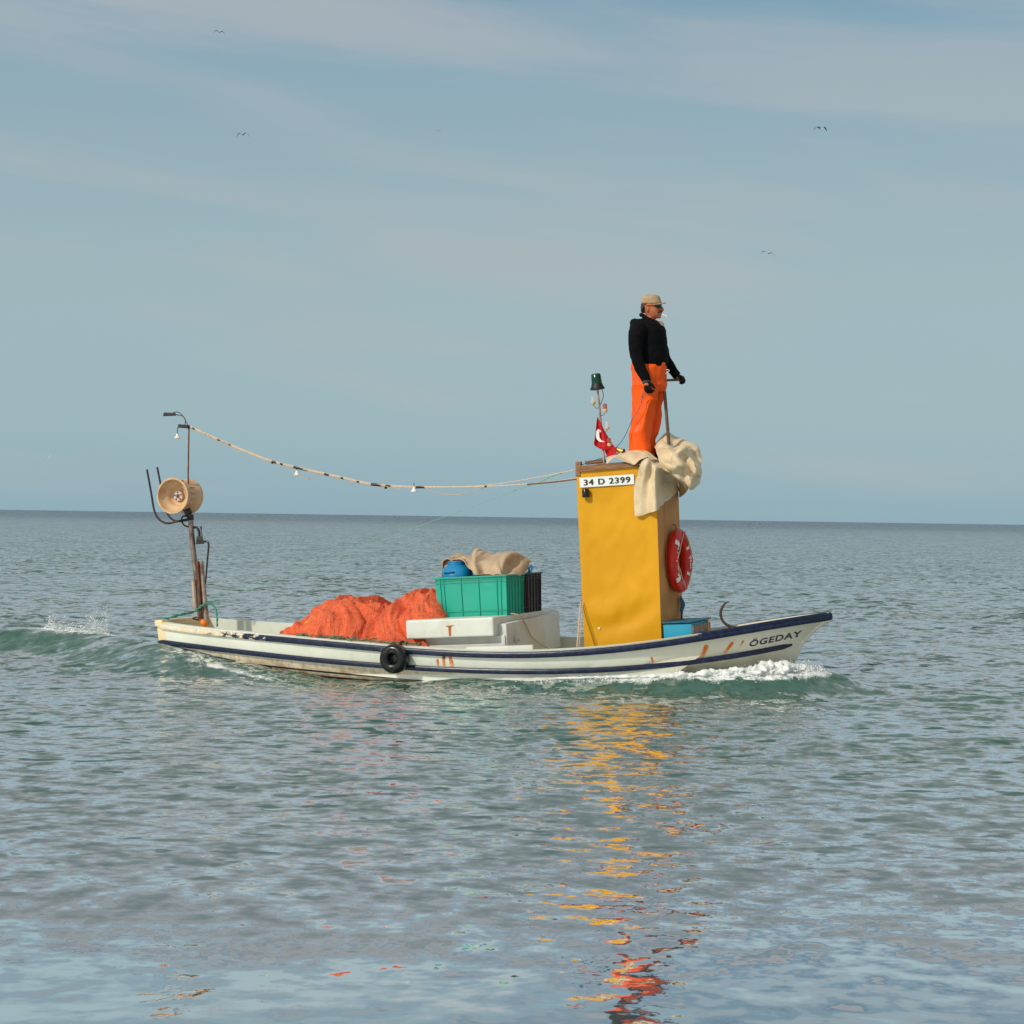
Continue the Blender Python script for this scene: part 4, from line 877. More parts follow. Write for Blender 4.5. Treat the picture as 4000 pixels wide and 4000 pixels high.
# tarpaulin over the roof
def zt2(u, v_, y): return P(2240+u/3.578, 1650+v_/3.578, y)
def zs(u, v_, o=.014):
    d0 = _ray(2240+u/3.578, 1650+v_/3.578)
    # plane of the tan face
    t = 17.0
    for _ in range(10):
        p = _o+d0*t; xx = XFc(p.z)+o; t = (xx-_o.x)/d0.x
    return _o+d0*t
def fn_fold(p):
    a = vnoise(np.c_[(p[:,0]*.7+p[:,2])*8, p[:,1]*5, (p[:,0]-p[:,2]*.7)*1.8], 12); b = vnoise(p*11, 14)
    c = vnoise(np.c_[(p[:,0]-p[:,2]*.9)*11, p[:,1]*5, (p[:,0]+p[:,2])*2.0], 15); return .034*(.45-np.abs(a)**.7)+.012*(.5-np.abs(c)**.6)+.001*b
def fn_flat(p): return .020*(.45-np.abs(vnoise(np.c_[(p[:,0]+p[:,1])*9+p[:,2]*2.5, p[:,1]*2, p[:,2]*1.3], 17))**.6)+.007*(.5-np.abs(vnoise(np.c_[p[:,0]*9-p[:,2]*9, p[:,1]*8, p[:,2]*2+p[:,0]*2], 19))**.6)
A1 = [[zt2(480,470,.25),zt2(560,455,.25),zt2(660,430,.25),zt2(800,400,.25),zt2(950,395,.2),zt2(1060,440,.2),zt2(1150,500,.2)],
      [zt2(470,485,-.05),zt2(560,455,-.1),zt2(660,425,-.1),zt2(800,390,-.1),zt2(960,390,-.1),zt2(1060,440,-.1),zt2(1160,510,-.05)],
      [zt2(466,500,-.30),zt2(560,475,-.32),zt2(680,450,-.30),zt2(810,430,-.32),zt2(940,430,-.3),zt2(1050,450,-.3),zt2(1180,540,-.25)],
      [zt2(466,590,-.41),zt2(560,502,-.46),zt2(650,512,-.47),zt2(770,560,-.48),zt2(855,582,-.48),zt2(925,535,-.47),zt2(1020,478,-.46)]]
A2 = [[zt2(1005,470,-.40),zt2(1060,470,-.36),zt2(1130,510,-.34),zt2(1200,560,-.34),zt2(1260,600,-.32),zt2(1340,680,-.28)],
      [zt2(940,600,-.455),zt2(1020,560,-.52),zt2(1090,590,-.47),zt2(1160,620,-.47),zt2(1240,650,-.42),zt2(1350,705,-.36)],
      [zt2(895,740,-.44),zt2(985,740,-.50),zt2(1070,740,-.445),zs(1150,730,.02),zs(1250,722),zs(1385,722)],
      [zt2(858,890,-.44),zt2(950,930,-.475),zt2(1060,890,-.455),zs(1152,880,.02),zs(1270,850),zs(1440,820)],
      [zt2(850,1080,-.44),zt2(945,1080,-.45),zt2(1050,1080,-.44),zs(1153,1060,.018),zs(1270,1010),zs(1470,900)],
      [zt2(866,1300,-.44),zt2(930,1310,-.447),zt2(1050,1270,-.44),zs(1154,1235,.018),zs(1260,1130),zs(1478,955)]]
B = [[zt2(1140,400,.38),zt2(1270,260,.40),zt2(1400,260,.45),zt2(1600,340,.48),zt2(1700,420,.45),zt2(1780,520,.40)],
     [zt2(1138,352,.12),zt2(1282,162,.12),zt2(1400,195,.25),zt2(1600,265,.28),zt2(1728,345,.25),zt2(1786,460,.25)],
     [zt2(1150,375,-.1),zt2(1300,255,-.02),zt2(1400,330,.05),zt2(1560,310,.08),zt2(1725,380,.05),zt2(1792,480,.12)],
     [zt2(1160,420,-.18),zt2(1290,400,-.15),zt2(1400,410,-.28),zt2(1560,355,-.22),zt2(1650,450,.02),zt2(1794,560,.08)],
     [zt2(1180,470,-.22),zt2(1320,520,-.30),zt2(1440,500,-.40),zt2(1545,530,-.18),zt2(1690,560,-.28),zt2(1796,650,.02)],
     [zt2(1210,560,-.30),zt2(1370,610,-.42),zt2(1540,600,-.40),zt2(1610,640,-.20),zt2(1720,700,-.30),zt2(1794,730,-.02)],
     [zt2(1310,650,-.30),zt2(1420,700,-.36),zt2(1540,720,-.30),zt2(1640,790,-.32),zt2(1730,760,-.15),zt2(1782,800,.0)],
     [zt2(1390,730,-.25),zt2(1480,800,-.30),zt2(1570,860,-.28),zt2(1645,935,-.25),zt2(1720,890,-.15),zt2(1776,850,.0)],
     [zt2(1460,760,.1),zt2(1520,830,.1),zt2(1590,850,.1),zt2(1650,880,.1),zt2(1720,860,.15),zt2(1765,830,.2)]]
C2 = [[zs(1380,700,.02),zs(1480,760,.05),zt2(1600,840,.05)],[zs(1470,850,.02),zs(1500,900,.05),zt2(1600,910,.1)],[zs(1490,1000,.01),zs(1500,1045,.03),zt2(1590,950,.15)]]
tg_ = G()
for g_, fn_, nu in ((A1, fn_flat, 14), (A2, fn_flat, 16), (B, fn_fold, 16), (C2, fn_flat, 8)): tg_.merge(thick(surf(g_, nu, fn_), .005))
solo('tarpaulin', 'cream tarpaulin bunched on the wheelhouse roof and hanging over its corner', 'tarpaulin', tg_, M['tarp'], zt2(1150, 500, 0), sharp=80)

# ------------------------------------------------------------------ person
def ring(pb, pf_, py, ry, yc=0.0, n=20, tilt=0.0, pw=2.3):
    a = P(pb, py, yc); b = P(pf_, py-tilt, yc); c = (a+b)/2; rx = (b-a).length/2; u = (b-a).normalized(); o = []
    for k in range(n):
        t = 2*math.pi*k/n; ct_, st_ = math.cos(t), math.sin(t)
        o.append(c+u*rx*math.copysign(abs(ct_)**(2/pw), ct_)+Vector((0, 1, 0))*ry*math.copysign(abs(st_)**(2/pw), st_))
    return o
def loft(rs):
    n = len(rs[0]); v = [p for r_ in rs for p in r_]; f = []
    for i in range(len(rs)-1):
        for k in range(n): f.append((i*n+k, i*n+(k+1)%n, (i+1)*n+(k+1)%n, (i+1)*n+k))
    f.append(tuple(range(n-1, -1, -1))); f.append(tuple((len(rs)-1)*n+k for k in range(n))); return G().add(v, f)
def limb(pts, rr_, n=12): 
    return tube(crpath(pts, 4), list(np.interp(np.linspace(0, 1, (len(pts)-1)*4+1), np.linspace(0, 1, len(rr_)), rr_)), n)
YM = 0.0
foot = P(2510, 1808, YM)
# joints
shN, elN, wrN, haN = P(2502, 1283, -.19), P(2486, 1388, -.25), P(2523, 1480, -.24), P(2527, 1508, -.245)
shF, elF, wrF, haF = P(2545, 1285, .17), P(2598, 1402, .20), P(2643, 1466, .21), P(2660, 1481, .21)
body = G()
body.merge(loft([ring(2503,2570,1250,.055,n=16),ring(2485,2580,1268,.12),ring(2478,2590,1300,.17),ring(2478,2590,1350,.16),ring(2485,2588,1400,.14),ring(2480,2590,1440,.15),ring(2480,2592,1475,.15),ring(2490,2585,1500,.10)]))
body.merge(limb([shN, elN, wrN, haN], [.052, .042, .028, .034])); body.merge(limb([shF, elF, wrF, haF], [.052, .042, .028, .032]))
body.merge(limb([P(2528, 1480, -.09), P(2513, 1620, -.10), P(2499, 1760, -.10)], [.075, .045, .04])); body.merge(limb([P(2540, 1480, .09), P(2540, 1620, .10), P(2537, 1775, .10)], [.075, .045, .04]))
# neck and head
body.merge(limb([P(2532, 1262, 0), P(2541, 1240, 0), P(2548, 1215, 0)], [.062, .056, .054], 14))
def hd(u, v_, y=0.0): return P(2440+u/5.365, 1140+v_/5.365, y)
def hr(ub, uf, v_, ry, pw=2.2): return ring(2440+ub/5.365, 2440+uf/5.365, 1140+v_/5.365, ry, n=20, pw=pw)
body.merge(loft([hr(560,700,552,.030),hr(500,742,530,.048),hr(470,748,500,.058),hr(440,748,460,.066),hr(420,752,420,.072),hr(410,758,380,.075),hr(400,762,340,.077),hr(395,765,300,.078),hr(395,762,250,.078),hr(405,745,200,.074),hr(440,700,150,.062),hr(500,640,120,.035)]))
body.merge(tube(crpath([hd(752,290),hd(772,330),hd(788,368),hd(775,392),hd(745,395)], 4), [.010, .013, .019, .015, .010], 8))   # nose
body.merge(tube([hd(735,430,-.03), hd(768,438,0), hd(735,430,.03)], [.010, .013, .010], 8)); body.merge(tube([hd(730,470,-.025), hd(756,474,0), hd(730,470,.025)], [.009, .012, .009], 8))  # lips
body.merge(tube([hd(700,528,-.02), hd(735,530,0), hd(700,528,.02)], .017, 8))      # chin
body.merge(tube([hd(700,300,-.055), hd(755,285,0), hd(700,300,.055)], [.012, .014, .012], 8))   # brow
for s_ in (-1, 1):
    body.merge(tube(crpath([hd(450,280,s_*.078), hd(430,300,s_*.088), hd(440,350,s_*.088), hd(480,400,s_*.080), hd(495,380,s_*.078), hd(490,310,s_*.080), hd(460,278,s_*.080)], 4), .0085, 6))
bodyf = fuse(body, .007, 3)
person = solo('person', 'man in khaki cap, black jacket and orange oilskin trousers standing on the wheelhouse roof', 'person', bodyf, M['skin'], foot, sharp=100)
def ppart(name, g, mt, sharp=100): return mkobj(name, g, mt, person, sharp, foot)
# jacket
jk = G()
jk.merge(loft([ring(2490,2566,1248,.085),ring(2468,2590,1266,.165,tilt=-4),ring(2462,2597,1292,.21),ring(2460,2602,1330,.205),ring(2464,2604,1370,.19),ring(2472,2606,1400,.18),ring(2478,2603,1420,.175,tilt=-8),ring(2480,2598,1428,.17,tilt=-10)]))
jk.merge(limb([shN+Vector((0,0,.02)), P(2484,1320,-.245), elN, P(2500,1435,-.255), wrN, P(2526,1490,-.24)], [.085, .075, .062, .056, .046, .046], 14))
jk.merge(limb([shF, P(2580,1350,.20), elF, P(2622,1438,.21), wrF, P(2648,1471,.21)], [.08, .07, .058, .050, .042, .042], 14))
jk.merge(tube(crpath([P(2496,1262,-.13), P(2482,1264,-.06), P(2480,1264,0), P(2482,1264,.06), P(2496,1262,.13)], 5), [.03, .048, .052, .048, .03], 12))     # folded hood
jk.merge(tube(crpath([P(2570,1262,-.05), P(2535,1248,-.085), P(2510,1232,-.06), P(2505,1230,0), P(2510,1232,.06), P(2535,1248,.085), P(2570,1262,.05)], 5), .020, 8))   # collar
jf = fuse(jk, .010, 3)
jf = displace(jf, lambda V: .007*(.5-np.abs(vnoise(np.c_[V[:,0]*12, V[:,1]*9, V[:,2]*16+V[:,0]*9], 21)))+.003*vnoise(V*30, 22))
ppart('jacket', jf, M['jacket'])
# shirt wedge at the open collar
ppart('shirt', loft([ring(2540,2588,1266,.062,tilt=-10),ring(2528,2580,1254,.062,tilt=-8),ring(2520,2570,1244,.058,tilt=-6)]).merge(hexa([P(2572,1262,-.055),P(2580,1290,-.03),P(2590,1300,.02),P(2595,1262,.03),P(2568,1256,-.06),P(2582,1268,-.05),P(2592,1270,0),P(2585,1254,.03)])), M['shirt'])
# trousers: two legs joined at the seat
tr_ = G()
tr_.merge(loft([ring(2474,2600,1415,.160),ring(2467,2601,1440,.185),ring(2466,2600,1470,.19),ring(2469,2598,1505,.185),ring(2474,2592,1530,.17)]))
def leg(y, pts):
    return loft([ring(a, b, py, ry, y) for a, b, py, ry in pts])
tr_.merge(leg(-.100, [(2470,2584,1500,.10),(2472,2568,1540,.092),(2474,2552,1600,.082),(2469,2544,1660,.080),(2463,2536,1720,.084),(2459,2536,1762,.088),(2459,2538,1772,.086)]))
tr_.merge(leg(.100, [(2480,2597,1500,.095),(2486,2595,1540,.088),(2494,2583,1600,.080),(2502,2576,1660,.076),(2506,2560,1720,.076),(2508,2566,1770,.080),(2508,2568,1782,.080)]))
tf = fuse(tr_, .010, 3)
def tfold(V):
    a = vnoise(np.c_[V[:,0]*9-V[:,2]*2.5, V[:,1]*7, V[:,2]*2.2+V[:,0]*2], 31); b = vnoise(np.c_[V[:,0]*6+V[:,2]*5, V[:,1]*4, V[:,2]*6], 33)
    c = vnoise(np.c_[V[:,0]*16-V[:,2]*9, V[:,1]*12, V[:,2]*10], 35); return .050*(.45-np.abs(a))+.022*(.45-np.abs(b))+.006*c-.013
tf = displace(tf, tfold); ppart('trousers', tf, M['trousers'])
dq = P(2601, 1444, -.06); ppart('drawstring', tube(crpath([dq, dq+Vector((.03,-.01,-.005)), dq+Vector((.035,-.01,-.02)), dq+Vector((.01,-.01,-.03)), dq+Vector((.0,-.01,-.045))], 5), .0035, 5), M['whiteband'])
# gloves with separate fingers
def hand(wr, dirn, palmn, curl, tipdir, thumb, sc=1.0):
    wr = Vector(wr); d = Vector(dirn).normalized(); nrm = Vector(palmn); nrm = (nrm-d*nrm.dot(d)).normalized(); s = d.cross(nrm); g_ = G()
    c = []
    for t_, hw_, th_ in ((-.02, .032, .026), (.03, .040, .017), (.085, .043, .015)):
        cc = wr+d*t_*sc; c.append([cc+s*hw_*sc*math.cos(a)+nrm*th_*sc*math.sin(a) for a in [2*math.pi*k/14 for k in range(14)]])
    g_.merge(loft(c))
    for i, (o_, ln) in enumerate(((-.032, .075), (-.011, .085), (.011, .080), (.032, .062))):
        p = wr+d*.08*sc+s*o_*sc; pts = [wr+d*.05*sc+s*o_*sc, p]; a = 0
        for seg in (.42, .33, .25):
            a += curl; dd = d*math.cos(a)+nrm*math.sin(a); p = p+dd*ln*seg*sc; pts.append(p)
        g_.merge(tube(crpath(pts, 3), [.012*sc, .012*sc, .0105*sc, .009*sc, .007*sc], 8))
    p = wr+d*.02*sc+s*thumb*.03*sc; pts = [p, p+(s*thumb*.6+d*.7+nrm*.3).normalized()*.035*sc]; pts.append(pts[-1]+(d*.8+nrm*.6+s*thumb*.1).normalized()*.03*sc); pts.append(pts[-1]+(d*.5+nrm*.8-s*thumb*.2).normalized()*.022*sc)
    g_.merge(tube(crpath(pts, 3), [.015*sc, .013*sc, .011*sc, .008*sc], 8))
    return fuse(g_, .0045, 2)
gl = ppart('glove', hand(P(2525, 1489, -.24), (.12, .0, -1), (.5, .9, 0), .75, None, 1, 1.05), M['glove'])
gr = ppart('glove', hand(P(2642, 1465, .21), (.85, -.1, -.45), (-.35, -.25, -.9), .95, None, -1, 1.05), M['glove'])
wb = ppart('glove_cuff', tube([P(2524, 1484, -.24), P(2526, 1495, -.24)], .042, 14), mat('grey_cuff', (62, 66, 62), .8, .3, 60, .2, 200))
# cap
cg = loft([hr(362,775,262,.085),hr(358,772,235,.087),hr(360,762,190,.086),hr(372,745,140,.083),hr(405,728,100,.075),hr(450,700,74,.058),hr(510,650,62,.030)])
cg = displace(fuse(cg, .007, 1), lambda V: .003*(.5-np.abs(vnoise(V*30, 41))))
ppart('cap', cg, M['cap'])
vz = G(); vrow = []
for t_ in np.linspace(0, 1, 7):
    rw = []
    for a in np.linspace(-1, 1, 9):
        b0 = hd(560+200*(1-a*a)**.5 if abs(a) < 1 else 560, 255, 0); rw.append(hd(560+(205+95*t_)*math.sqrt(max(0, 1-(a*.98)**2)), 250-6*t_+42*abs(a)**2*(1-.2*t_)-8*math.sin(t_*math.pi), a*.083*(1-.02*t_)))
    vrow.append(rw)
ppart('cap_visor', thick(surf(vrow, 3), .009), M['cap'])
hg = loft([hr(352,430,440,.035),hr(352,445,400,.066),hr(350,470,360,.078),hr(350,520,320,.0815),hr(352,560,280,.083),hr(355,600,255,.084)]); ppart('hair', fuse(hg, .006, 1), M['hair'])
ppart('moustache', fuse(tube(crpath([hd(690,440,-.045), hd(740,412,-.028), hd(775,412,0), hd(740,412,.028), hd(690,440,.045)], 5), [.006, .012, .013, .012, .006], 8), .004, 1), M['hair'])
sg = G()
for s_ in (-1, 1):
    sg.merge(thick(surf([[hd(640,283,s_*.074), hd(710,280,s_*.062), hd(772,282,s_*.012)], [hd(650,310,s_*.074), hd(715,312,s_*.060), hd(775,312,s_*.014)], [hd(675,335,s_*.068), hd(720,338,s_*.054), hd(768,334,s_*.020)]], 4), .004))
    sg.merge(tube([hd(645,288,s_*.078), hd(560,285,s_*.083), hd(450,290,s_*.086)], .0035, 6))
ppart('sunglasses', sg, M['glasses'])
bt = G()
for y, px, py in ((-.10, 2520, 1796), (.10, 2575, 1800)):
    q = P(px, py, y); q.z = max(q.z, ctl.z+.09)
    bt.merge(fuse(loft([[Vector((q.x+x_*s1, q.y+.045*math.sin(a)*s1, q.z+dz))+Vector((.06*math.cos(a)*0, 0, 0)) for a, x_ in [(2*math.pi*k/14, .13*math.cos(2*math.pi*k/14)+(.03)) for k in range(14)]] for dz, s1 in ((-.045, 1.0), (-.02, 1.0), (.0, .9), (.02, .6))]), .008, 2))
    bt.merge(tube([q+Vector((-.03,0,.0)), q+Vector((-.04,0,.08))], .05, 12))
ppart('boots', bt, M['boot'])
cs, ce = hd(762, 455, -.01), hd(890, 519, -.03)
solo('cigarette', 'thin white cigarette in the mouth of the man', 'cigarette', tube([cs, ce], .0034, 8), M['whiteband'], cs)
rq = [P(2522,1533,-.26), P(2512,1540,-.26), P(2508,1552,-.25), P(2516,1548,-.25), P(2508,1558,-.25), P(2500,1590,-.25), P(2470,1640,-.24), P(2440,1705,-.24), P(2410,1745,-.22), P(2370,1782,-.22), P(2330,1796,-.25), P(2266,1818,-.42)]
solo('hand_line', 'thin blue cord running from the gloved right hand down to the roof edge', 'cord', tube(crpath(rq, 6), .0038, 5), M['blue_rope'], rq[0])

# ------------------------------------------------------------------ gulls (well behind the boat)
def gull(px, py, dist, span, bank, flap, label, heading=0, up=False, pale=False):
    d = RC @ Vector(((px-2000)/FPX, -(py-2000)/FPX, -1)); d = d*(dist/d.y); pos = Vector((0, 0, CAMZ))+d
    h = span/2; e = bpy.data.objects.new('gull', None); COL.objects.link(e)
    tag(e, label, 'bird', 'gulls flying over the sea')
    b = lathe([(.002, -.22), (.03, -.17), (.05, -.05), (.052, .05), (.035, .13), (.028, .16), (.03, .19), (.012, .22), (.003, .26)], (0, 0, 0), (0, -1, 0), 10)
    b.merge(hexa([(-.03, .18, -.004), (.03, .18, -.004), (.06, .32, -.003), (-.06, .32, -.003), (-.03, .18, .006), (.03, .18, .006), (.06, .32, .004), (-.06, .32, .004)]))
    mkobj('body', b, M['gull_white'], e)
    for s_ in (-1, 1):
        st_ = [(0, .0, .09, 0), (.25, flap*.35, .10, -.02), (.5, flap*.5, .095, -.03), (.75, flap*.2, .07, .02), (1.0, -flap*.5 if not up else flap, .02, .08)]
        v = []; f = []
        for (u, zz, chd, sw) in st_:
            x = s_*(.03+u*h); z = zz*h*.5
            v += [(x, sw-chd, z-.004), (x, sw+chd, z-.004), (x, sw+chd, z+.006), (x, sw-chd, z+.010)]
        for i in range(4):
            for k in range(4): q = (i*4+k, i*4+(k+1)%4, i*4+4+(k+1)%4, i*4+4+k); f.append(q if s_ > 0 else q[::-1])
        f += [(16, 17, 18, 19)]
        mkobj('wing', G().add(v, f), M['gull_white' if pale else 'gull_dark'], e)
    e.location = pos; e.rotation_euler = (R(0), bank, heading)
gull(856, 127, 170, 1.15, R(4), 1.1, 'dark winged gull nearest the top edge of the sky on the left', R(10))
gull(948, 527, 170, 1.25, R(0), 1.2, 'arched dark gull in the left sky below the topmost gull', R(-10))
gull(3206, 503, 130, 1.15, R(-3), .9, 'dark winged gull with pale body high in the right sky', R(25))
gull(3001, 990, 140, 1.2, R(14), .8, 'dark gull banking to the right above and right of the man', R(-20))
gull(1709, 511, 300, 1.5, R(4), .5, 'faint distant pale gull in the upper middle of the sky', R(0), pale=True)
gull(194, 1788, 170, .95, R(-62), .6, 'pale gull with raised wings low over the horizon at far left', R(20), up=True, pale=True)

# ------------------------------------------------------------------ water
def ridge(X, Y, pts, sn, sf):      # smooth ridge along a polyline: pts (x, y, h); sn/sf widths on the two sides
    best = np.full(X.shape, 1e9); hh = np.zeros(X.shape); sg_ = np.zeros(X.shape)
    for (x0, y0, h0), (x1, y1, h1) in zip(pts[:-1], pts[1:]):
        dx, dy = x1-x0, y1-y0; t = np.clip(((X-x0)*dx+(Y-y0)*dy)/(dx*dx+dy*dy), 0, 1)
        ex, ey = X-(x0+t*dx), Y-(y0+t*dy); d = np.hypot(ex, ey); m_ = d < best
        best = np.where(m_, d, best); hh = np.where(m_, h0+(h1-h0)*t, hh); sg_ = np.where(m_, np.sign(dx*ey-dy*ex), sg_)
    s = np.where(sg_ < 0, sn, sf); return hh*np.exp(-(best/s)**2), best
def B2W(x, y): q = MB @ Vector((x, y, 0)); return q.x, q.y
def wakeH(X, Y):
    h = 0
    st = [(-14, 21.5, .08), (-9, 20.8, .17), (-6.2, 20.2, .24), (-5.0, 19.75, .27)]
    for xb, yb, hh in ((XS-.35, -.35, .24), (XS+.1, -.62, .21), (XS+.6, -.84, .155), (XS+1.2, -1.02, .085), (XS+1.9, -1.2, .0), (XS+2.4, -1.2, -.035), (XS+3.1, -1.2, -.03), (XS+3.8, -1.25, .0)): st.append((*B2W(xb, yb), hh))
    a, _ = ridge(X, Y, st, .50, .6); h = h+a
    bw = [(*B2W(xb, yb), hh) for xb, yb, hh in ((-1.2, -1.15, .0), (-.3, -1.12, .04), (.6, -1.10, .08), (1.3, -1.0, .12), (1.9, -.86, .155), (2.5, -.60, .185), (2.95, -.34, .20), (3.15, -.12, .17), (3.5, .15, .04))]
    a, _ = ridge(X, Y, bw, .30, .6); h = h+a
    bw = [(*B2W(xb, yb), hh) for xb, yb, hh in ((-.2, 1.22, .0), (1.7, 1.0, .08), (2.9, .48, .14), (3.25, .2, .12))]
    a, _ = ridge(X, Y, bw, .25, .3); h = h+a
    a, _ = ridge(X, Y, [(-12, 18.6, .02), (-6, 18.2, .045), (-3.5, 17.2, .05), (-1.9, 16.8, .045), (-.8, 16.4, .0)], .6, .6); h = h-a
    return h
d_rows = 1/np.linspace(1/4.4, 1/330, 1250)
d_rows = np.concatenate([np.array([.3, 1, 2, 3, 3.8]), d_rows, np.geomspace(360, 30000, 60)])
ang = np.concatenate([np.radians(np.linspace(-180, -24, 60, endpoint=False)), np.radians(np.linspace(-24, -19, 40, endpoint=False)), np.radians(np.linspace(-19, 19, 950, endpoint=False)), np.radians(np.linspace(19, 24, 40, endpoint=False)), np.radians(np.linspace(24, 180, 60, endpoint=False))])
NR, NC = len(d_rows), len(ang)
dist = d_rows[:, None]; X = (dist*np.sin(ang)[None]).astype(np.float32); Y = (dist*np.cos(ang)[None]).astype(np.float32)
drow = np.gradient(d_rows)[:, None]; dcol = np.gradient(ang)[None]*dist
H = np.zeros(X.shape, np.float32)
NCMP = 84
lam = np.geomspace(.16, 5.5, NCMP)
rngw = np.random.default_rng(5)
calm = np.clip((Y-4)/26, 0, 1)                      # sheltered and smooth close to the beach, choppier outside
gust = 0.75+.5*(np.sin(X*.35+Y*.13+1)*np.sin(Y*.21-X*.1+2))
for i, l_ in enumerate(lam):
    k = 2*math.pi/l_; th = rngw.normal(0, .62)+R(8); kx, ky = k*math.sin(th), k*math.cos(th)
    s = .0165*(1.0 if l_ < 1.6 else (1.6/l_)**.8)
    sp_ = np.maximum(drow*abs(math.cos(th)), dcol*abs(math.sin(th))); att_ = np.clip((l_/sp_-2.5)/3, 0, 1)
    loc = (.22+.58*np.clip((Y-6.4)/3.5, 0, 1)+.7*calm) if l_ < .7 else (.46-.22*np.clip((Y-7)/3, 0, 1)+.85*calm*calm)
    H += ((s/k)*att_*loc*gust*np.sin(kx*X+ky*Y+rngw.uniform(0, 6.28))).astype(np.float32)
H = H + 9.0*H*np.abs(H)*(H > 0)                      # slightly peaked crests
H += (.012*np.sin(2*math.pi*(Y/3.4+.12*np.sin(X*.5)+X*.03)+.8)*np.clip(1-(Y-14)/20, 0, 1)*np.clip((Y-3)/3, 0, 1)).astype(np.float32)
H += (.024*np.exp(-((Y-5.5-.18*np.sin(X*1.7+.5)-.1*np.sin(X*4.1))/.60)**2)*(.75+.45*np.sin(X*1.5+2.2))).astype(np.float32)      # a low swell about to reach the beach
W_ = (Y > 12) & (Y < 25) & (np.abs(X) < 16)
hw_ = np.zeros(X.shape, np.float32); hw_[W_] = wakeH(X[W_], Y[W_]); H += hw_
# keep the sea out of the boat
MI = MBI; xb = MI[0][0]*X+MI[0][1]*Y+MI[0][3]; yb = MI[1][0]*X+MI[1][1]*Y+MI[1][3]
wl = cr1(tW, vW, (xb-XS)/(XR-.25-XS))*.86-.05
ins = (xb > XS+.08) & (xb < XR-.35) & (np.abs(yb) < wl); H[ins] = -.35
foam = np.zeros(X.shape, np.float32)
def fo(pts, sn, sf, amp=1):
    pp = [(*B2W(a, b), h) for a, b, h in pts]; a, _ = ridge(X[W_], Y[W_], pp, sn, sf); t = np.zeros(X.shape, np.float32); t[W_] = a*amp; return t
foam = np.maximum(foam, fo([(.2, -1.12, .2), (.9, -1.08, .55), (1.7, -.93, .8), (2.4, -.68, 1), (2.9, -.42, 1.1), (3.15, -.18, 1.0), (3.35, .05, .4)], .15, .22))
foam = np.maximum(foam, fo([(XS+.5, -1.0, .3), (XS+1.0, -1.14, .6), (XS+1.6, -1.27, .6), (XS+2.2, -1.32, .3)], .10, .12))
foam = np.maximum(foam, fo([(XS-2.6, .3, .6), (XS-1.5, .1, .8), (XS-.3, 0, .5)], .25, .4))
me = bpy.data.meshes.new('water'); nv = NR*NC
co = np.stack([X, Y, H], -1).reshape(-1).astype(np.float32)
me.vertices.add(nv); me.vertices.foreach_set('co', co)
r_ = np.arange(NR-1)[:, None]; c_ = np.arange(NC)[None]; cn = (c_+1) % NC
a = r_*NC+c_; b = r_*NC+cn; c = (r_+1)*NC+cn; d = (r_+1)*NC+c_
fc = np.stack([b+0*c, c, d+0*a, a+0*c], -1).reshape(-1).astype(np.int32)
nf = (NR-1)*NC; me.loops.add(nf*4); me.loops.foreach_set('vertex_index', fc); me.polygons.add(nf)
me.polygons.foreach_set('loop_start', np.arange(nf, dtype=np.int32)*4); me.polygons.foreach_set('use_smooth', np.ones(nf, bool))
me.update(calc_edges=True); at = me.attributes.new('foam', 'FLOAT', 'POINT'); at.data.foreach_set('value', foam.reshape(-1))
water = bpy.data.objects.new('water', me); COL.objects.link(water); tag(water, kind='structure')
m = Mt('sea_water'); b_ = m.b
sp = m.n('ShaderNodeSeparateXYZ'); m.t.links.new(m.tc.outputs['Object'], sp.inputs[0])
fa = m.n('ShaderNodeAttribute', attribute_name='foam').outputs['Fac']
fm = m.mr(m.math('ADD', fa, m.math('MULTIPLY', m.math('SUBTRACT', m.noise(9, 8, .75, (1, .6, 1)), .5), 1.6)), .35, .7)
body_c = m.mix(m.mr(sp.outputs[1], 15, 200), (.048, .116, .090), (.030, .105, .120)); body_c = m.mix(m.mr(sp.outputs[1], 150, 900), body_c, (.008, .065, .115)); body_c = m.mix(m.mr(sp.outputs[1], 6, 14), (.13, .18, .20), body_c)  # inshore body colour painted paler, standing in for bright sky reflection
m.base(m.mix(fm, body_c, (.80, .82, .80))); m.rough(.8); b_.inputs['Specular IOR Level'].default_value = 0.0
# small ripples below mesh resolution: independent slopes in x and y, stronger offshore
amp = m.math('ADD', m.mr(sp.outputs[1], 5.4, 8.4, .16, 1.65), m.mr(sp.outputs[1], 18, 80, 0, .5))
def slope(scale, st, dt=2): 
    q = m.n('ShaderNodeVectorMath', operation='SUBTRACT'); m.t.links.new(m.noise(scale, dt, .55, st, col=True), q.inputs[0]); q.inputs[1].default_value = (.5, .5, .5); return q.outputs[0]
def vs(v, s):
    q = m.n('ShaderNodeVectorMath', operation='SCALE'); m.t.links.new(v, q.inputs[0]); m.set(q.inputs[3], s); return q.outputs[0]
def va(a, b):
    q = m.n('ShaderNodeVectorMath', operation='ADD'); m.t.links.new(a, q.inputs[0]); m.t.links.new(b, q.inputs[1]); return q.outputs[0]
far = m.mr(sp.outputs[1], 18, 45, 0, 1)
sl = va(va(vs(slope(5.0, (1, 1.3, 0)), m.math('MULTIPLY', amp, .75)), vs(slope(13.0, (1, 1.2, 0)), m.math('MULTIPLY', amp, .4))), vs(slope(1.6, (1, 1.3, 0)), m.math('MULTIPLY', far, .7)))
sl = va(sl, vs(slope(.35, (1, 1.0, 0)), m.math('MULTIPLY', far, .2)))
pk = m.n('ShaderNodeCombineXYZ')
patch = m.mr(m.noise(.5, 2, .5), .3, .7, .04, -.04)
